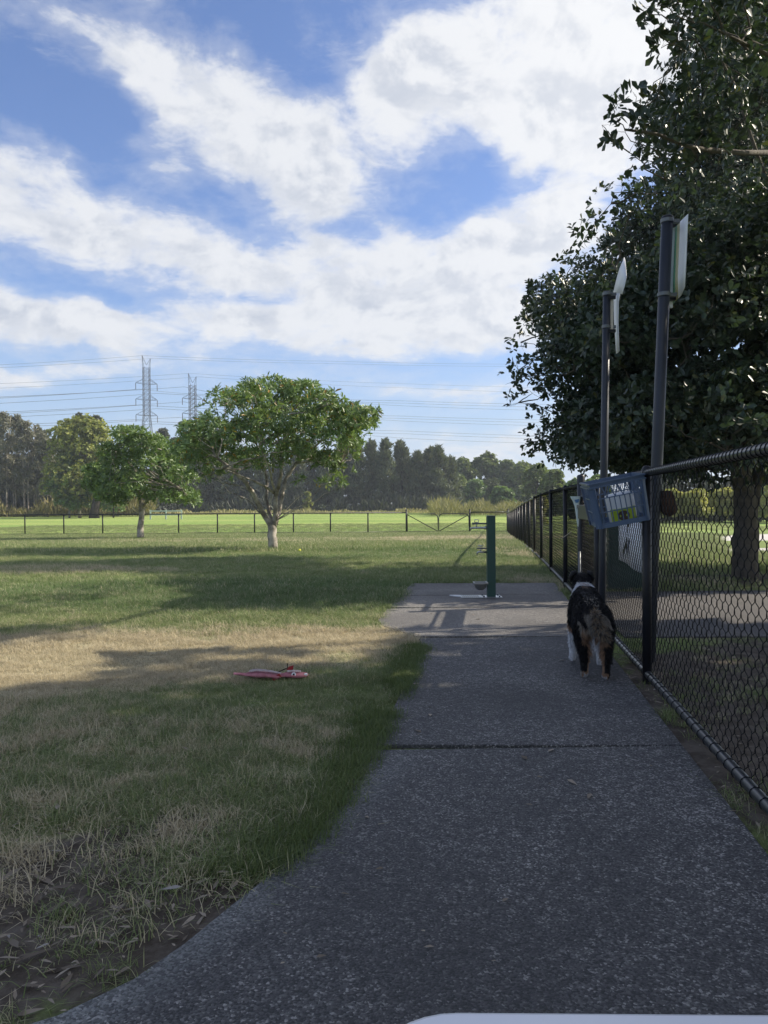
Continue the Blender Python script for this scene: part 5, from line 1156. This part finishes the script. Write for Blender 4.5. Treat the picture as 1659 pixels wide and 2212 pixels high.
# ------------------------------------------------------------ pylons and wires
LAT = mat('galvanised_lattice', (.045, .045, .05), .6, .2); INS = mat('insulator_brown', (.06, .05, .055), .35); CABLE = mat('cable_grey', (.10, .11, .13), .6, .3)
def pylon(label, px, Z, ytop, sc_, arms, seed):
    """px,ytop: where its peak stands; arms: heights (m below the top of the body)"""
    base = bgpos(px, Z); H = hpx(px, ytop, Z); t = thing('pylon', label, 'pylon', base, R(30), 'power line pylons'); a = 1.03 * sc_
    body_top = H - 4.1 * sc_; waist = body_top - 16.0 * sc_; lw = .08
    def hw(z): return a if z > waist else a + (waist - z) * .085
    legs = MB(); br = MB()
    lv = [0]
    while lv[-1] < waist - 1: lv.append(min(waist, lv[-1] + hw(lv[-1]) * 1.9))
    lv[-1] = waist
    k = 8 * 2
    lv += list(np.linspace(waist, body_top, 12)[1:])
    cs = [(1, 1), (-1, 1), (-1, -1), (1, -1)]
    for c in cs: legs.tube([(c[0] * hw(z), c[1] * hw(z), z) for z in lv], lw, 4)
    for z0, z1 in zip(lv[:-1], lv[1:]):
        for i in range(4):
            p, q = cs[i], cs[(i + 1) % 4]; A = (p[0] * hw(z0), p[1] * hw(z0), z0); B = (q[0] * hw(z1), q[1] * hw(z1), z1); C_ = (q[0] * hw(z0), q[1] * hw(z0), z0); D_ = (p[0] * hw(z1), p[1] * hw(z1), z1)
            br.tube([A, B], .06, 3, cap=False); br.tube([C_, D_], .06, 3, cap=False); br.tube([D_, B], .04, 3, cap=False)
    legs.build('legs', LAT, t); br.build('bracing', LAT, t)
    pk = MB()
    for s in (-1, 1):
        tip = (s * a * 1.35, 0, H if s < 0 else H - .9 * sc_)
        for c in ((s * a, a, body_top), (s * a, -a, body_top), (0, 0, body_top + .9)): pk.tube([c, tip], .055 if s > 0 else .07, 4)
        for f_ in (.25, .5, .75): pk.tube([tuple(np.array((s * a, a, body_top)) * (1 - f_) + np.array(tip) * f_), tuple(np.array((0, 0, body_top + .9)) * (1 - f_) + np.array(tip) * f_)], .035, 3)
    pk.build('peaks', LAT, t)
    tips = []
    for z in arms:
        z = body_top - z * sc_; am = MB()
        for s in (-1, 1):
            tip = (s * 3.55 * sc_, 0, z)
            for yy in (-a, a): am.tube([(s * a, yy, z - .15), tip], .055, 4); am.tube([(s * a, yy, z + 1.5 * sc_), tip], .055, 4)
            tips.append(tip)
            for f_ in (.35, .65): am.tube([tuple(np.array((s * a, -a, z)) * (1 - f_) + np.array(tip) * f_), tuple(np.array((s * a, a, z + 1.4)) * (1 - f_) + np.array(tip) * f_)], .035, 3)
        for yy in (-a, a): am.tube([(-a, yy, z - .15), (a, yy, z - .15)], .055, 4)
        am.build('cross_arm', LAT, t)
        for s in (-1, 1):
            MB().tube([(s * 3.55 * sc_, 0, z - .1), (s * 3.55 * sc_, 0, z - 2.3 * sc_)], .12, 6).build('insulator', INS, t)
    return t
PZ1, PZ2 = 260, 268
pylon('taller lattice pylon above the small round lawn tree', 319, PZ1, 768, 1.0, (5.3, 10.7, 16.0), 1)
pylon('lower lattice pylon half hidden behind the forked tree', 418, PZ2, 807, 1.0, (4.6, 9.8, 15.0), 2)
def wire(label, pl, pts, r=.05):
    """a hanging cable through three sighted points, sagging between them"""
    P = []
    for (a, b) in zip(pts[:-1], pts[1:]):
        A = at(*a); B = at(*b)
        for k in range(12):
            u = k / 12; q = A.lerp(B, u); q.z -= 0.0 + 1.0 * 4 * u * (1 - u) * (A - B).length * .004; P.append(q)
    P.append(at(*pts[-1])); tag(MB().tube(P, r, 4, cap=False).build('power_line', CABLE), label, 'power line', 'power lines')
WL = [('highest earth wire, from the tip of the taller pylon', [(-60, 791, 215), (308.8, 768, PZ1), (700, 780, 300), (1300, 786, 360)]), ('second earth wire, just below the highest', [(-60, 797, 218), (331, 774, PZ1), (700, 785, 303), (1300, 791, 363)]),
      ('earth wire from the tip of the lower pylon', [(-60, 831, 225), (409, 806.5, PZ2), (878, 829, 330), (1300, 838, 380)]), ('earth wire from the right peak of the lower pylon', [(-60, 841, 228), (431, 814, PZ2), (878, 838, 333), (1300, 850, 383)]),
      ('top conductor on the left arms of the taller pylon', [(-60, 863, 215), (301.7, 840.4, PZ1), (398, 850, 290), (878, 866, 330), (1300, 874, 380)]), ('top conductor on the right arms of the taller pylon', [(-60, 874, 218), (338.6, 849.7, PZ1), (878, 871, 332), (1300, 880, 382)]), ('conductor meeting the top left arm of the lower pylon', [(-60, 860, 220), (398, 835.6, PZ2), (442, 845, PZ2), (878, 877, 335), (1300, 888, 385)]),
      ('middle conductor on the left arms of the taller pylon', [(-60, 897, 215), (301.7, 875, PZ1), (878, 899, 330), (1300, 908, 380)]), ('middle conductor on the right arms of the taller pylon', [(-60, 904, 218), (339, 882.7, PZ1), (878, 904, 332), (1300, 914, 382)]), ('conductor meeting the middle left arm of the lower pylon', [(-60, 893, 220), (397.5, 868, PZ2), (443, 876, PZ2), (878, 910, 335), (1300, 921, 385)]),
      ('bottom conductor on the left arms of the taller pylon', [(-60, 925, 215), (300, 908.8, PZ1), (878, 931, 330), (1300, 944, 380)]), ('bottom conductor on the right arms of the taller pylon', [(-60, 935, 218), (340.6, 915.6, PZ1), (878, 937, 332), (1300, 950, 382)]), ('conductor meeting the bottom left arm of the lower pylon', [(-60, 919, 220), (397, 901, PZ2), (878, 947, 335), (1300, 960, 385)])]
for lab, pts in WL: wire(lab, None, pts, .035 if 'earth' in lab else .055)

# ------------------------------------------------------------ air
HZ = bpy.data.materials.new('air'); HZ.use_nodes = True; t = NT(HZ.node_tree); t.n.clear()
pv = t.node('ShaderNodeVolumePrincipled'); pv.inputs['Color'].default_value = (.80, .88, 1.0, 1); pv.inputs['Density'].default_value = .00055; pv.inputs['Anisotropy'].default_value = .2
t.l.new(pv.outputs[0], t.node('ShaderNodeOutputMaterial').inputs['Volume'])
tag(MB().box((0, 795, 29), (3040, 2430, 64)).build('haze', HZ), 'faint pale air over the field', 'haze', kind='stuff')
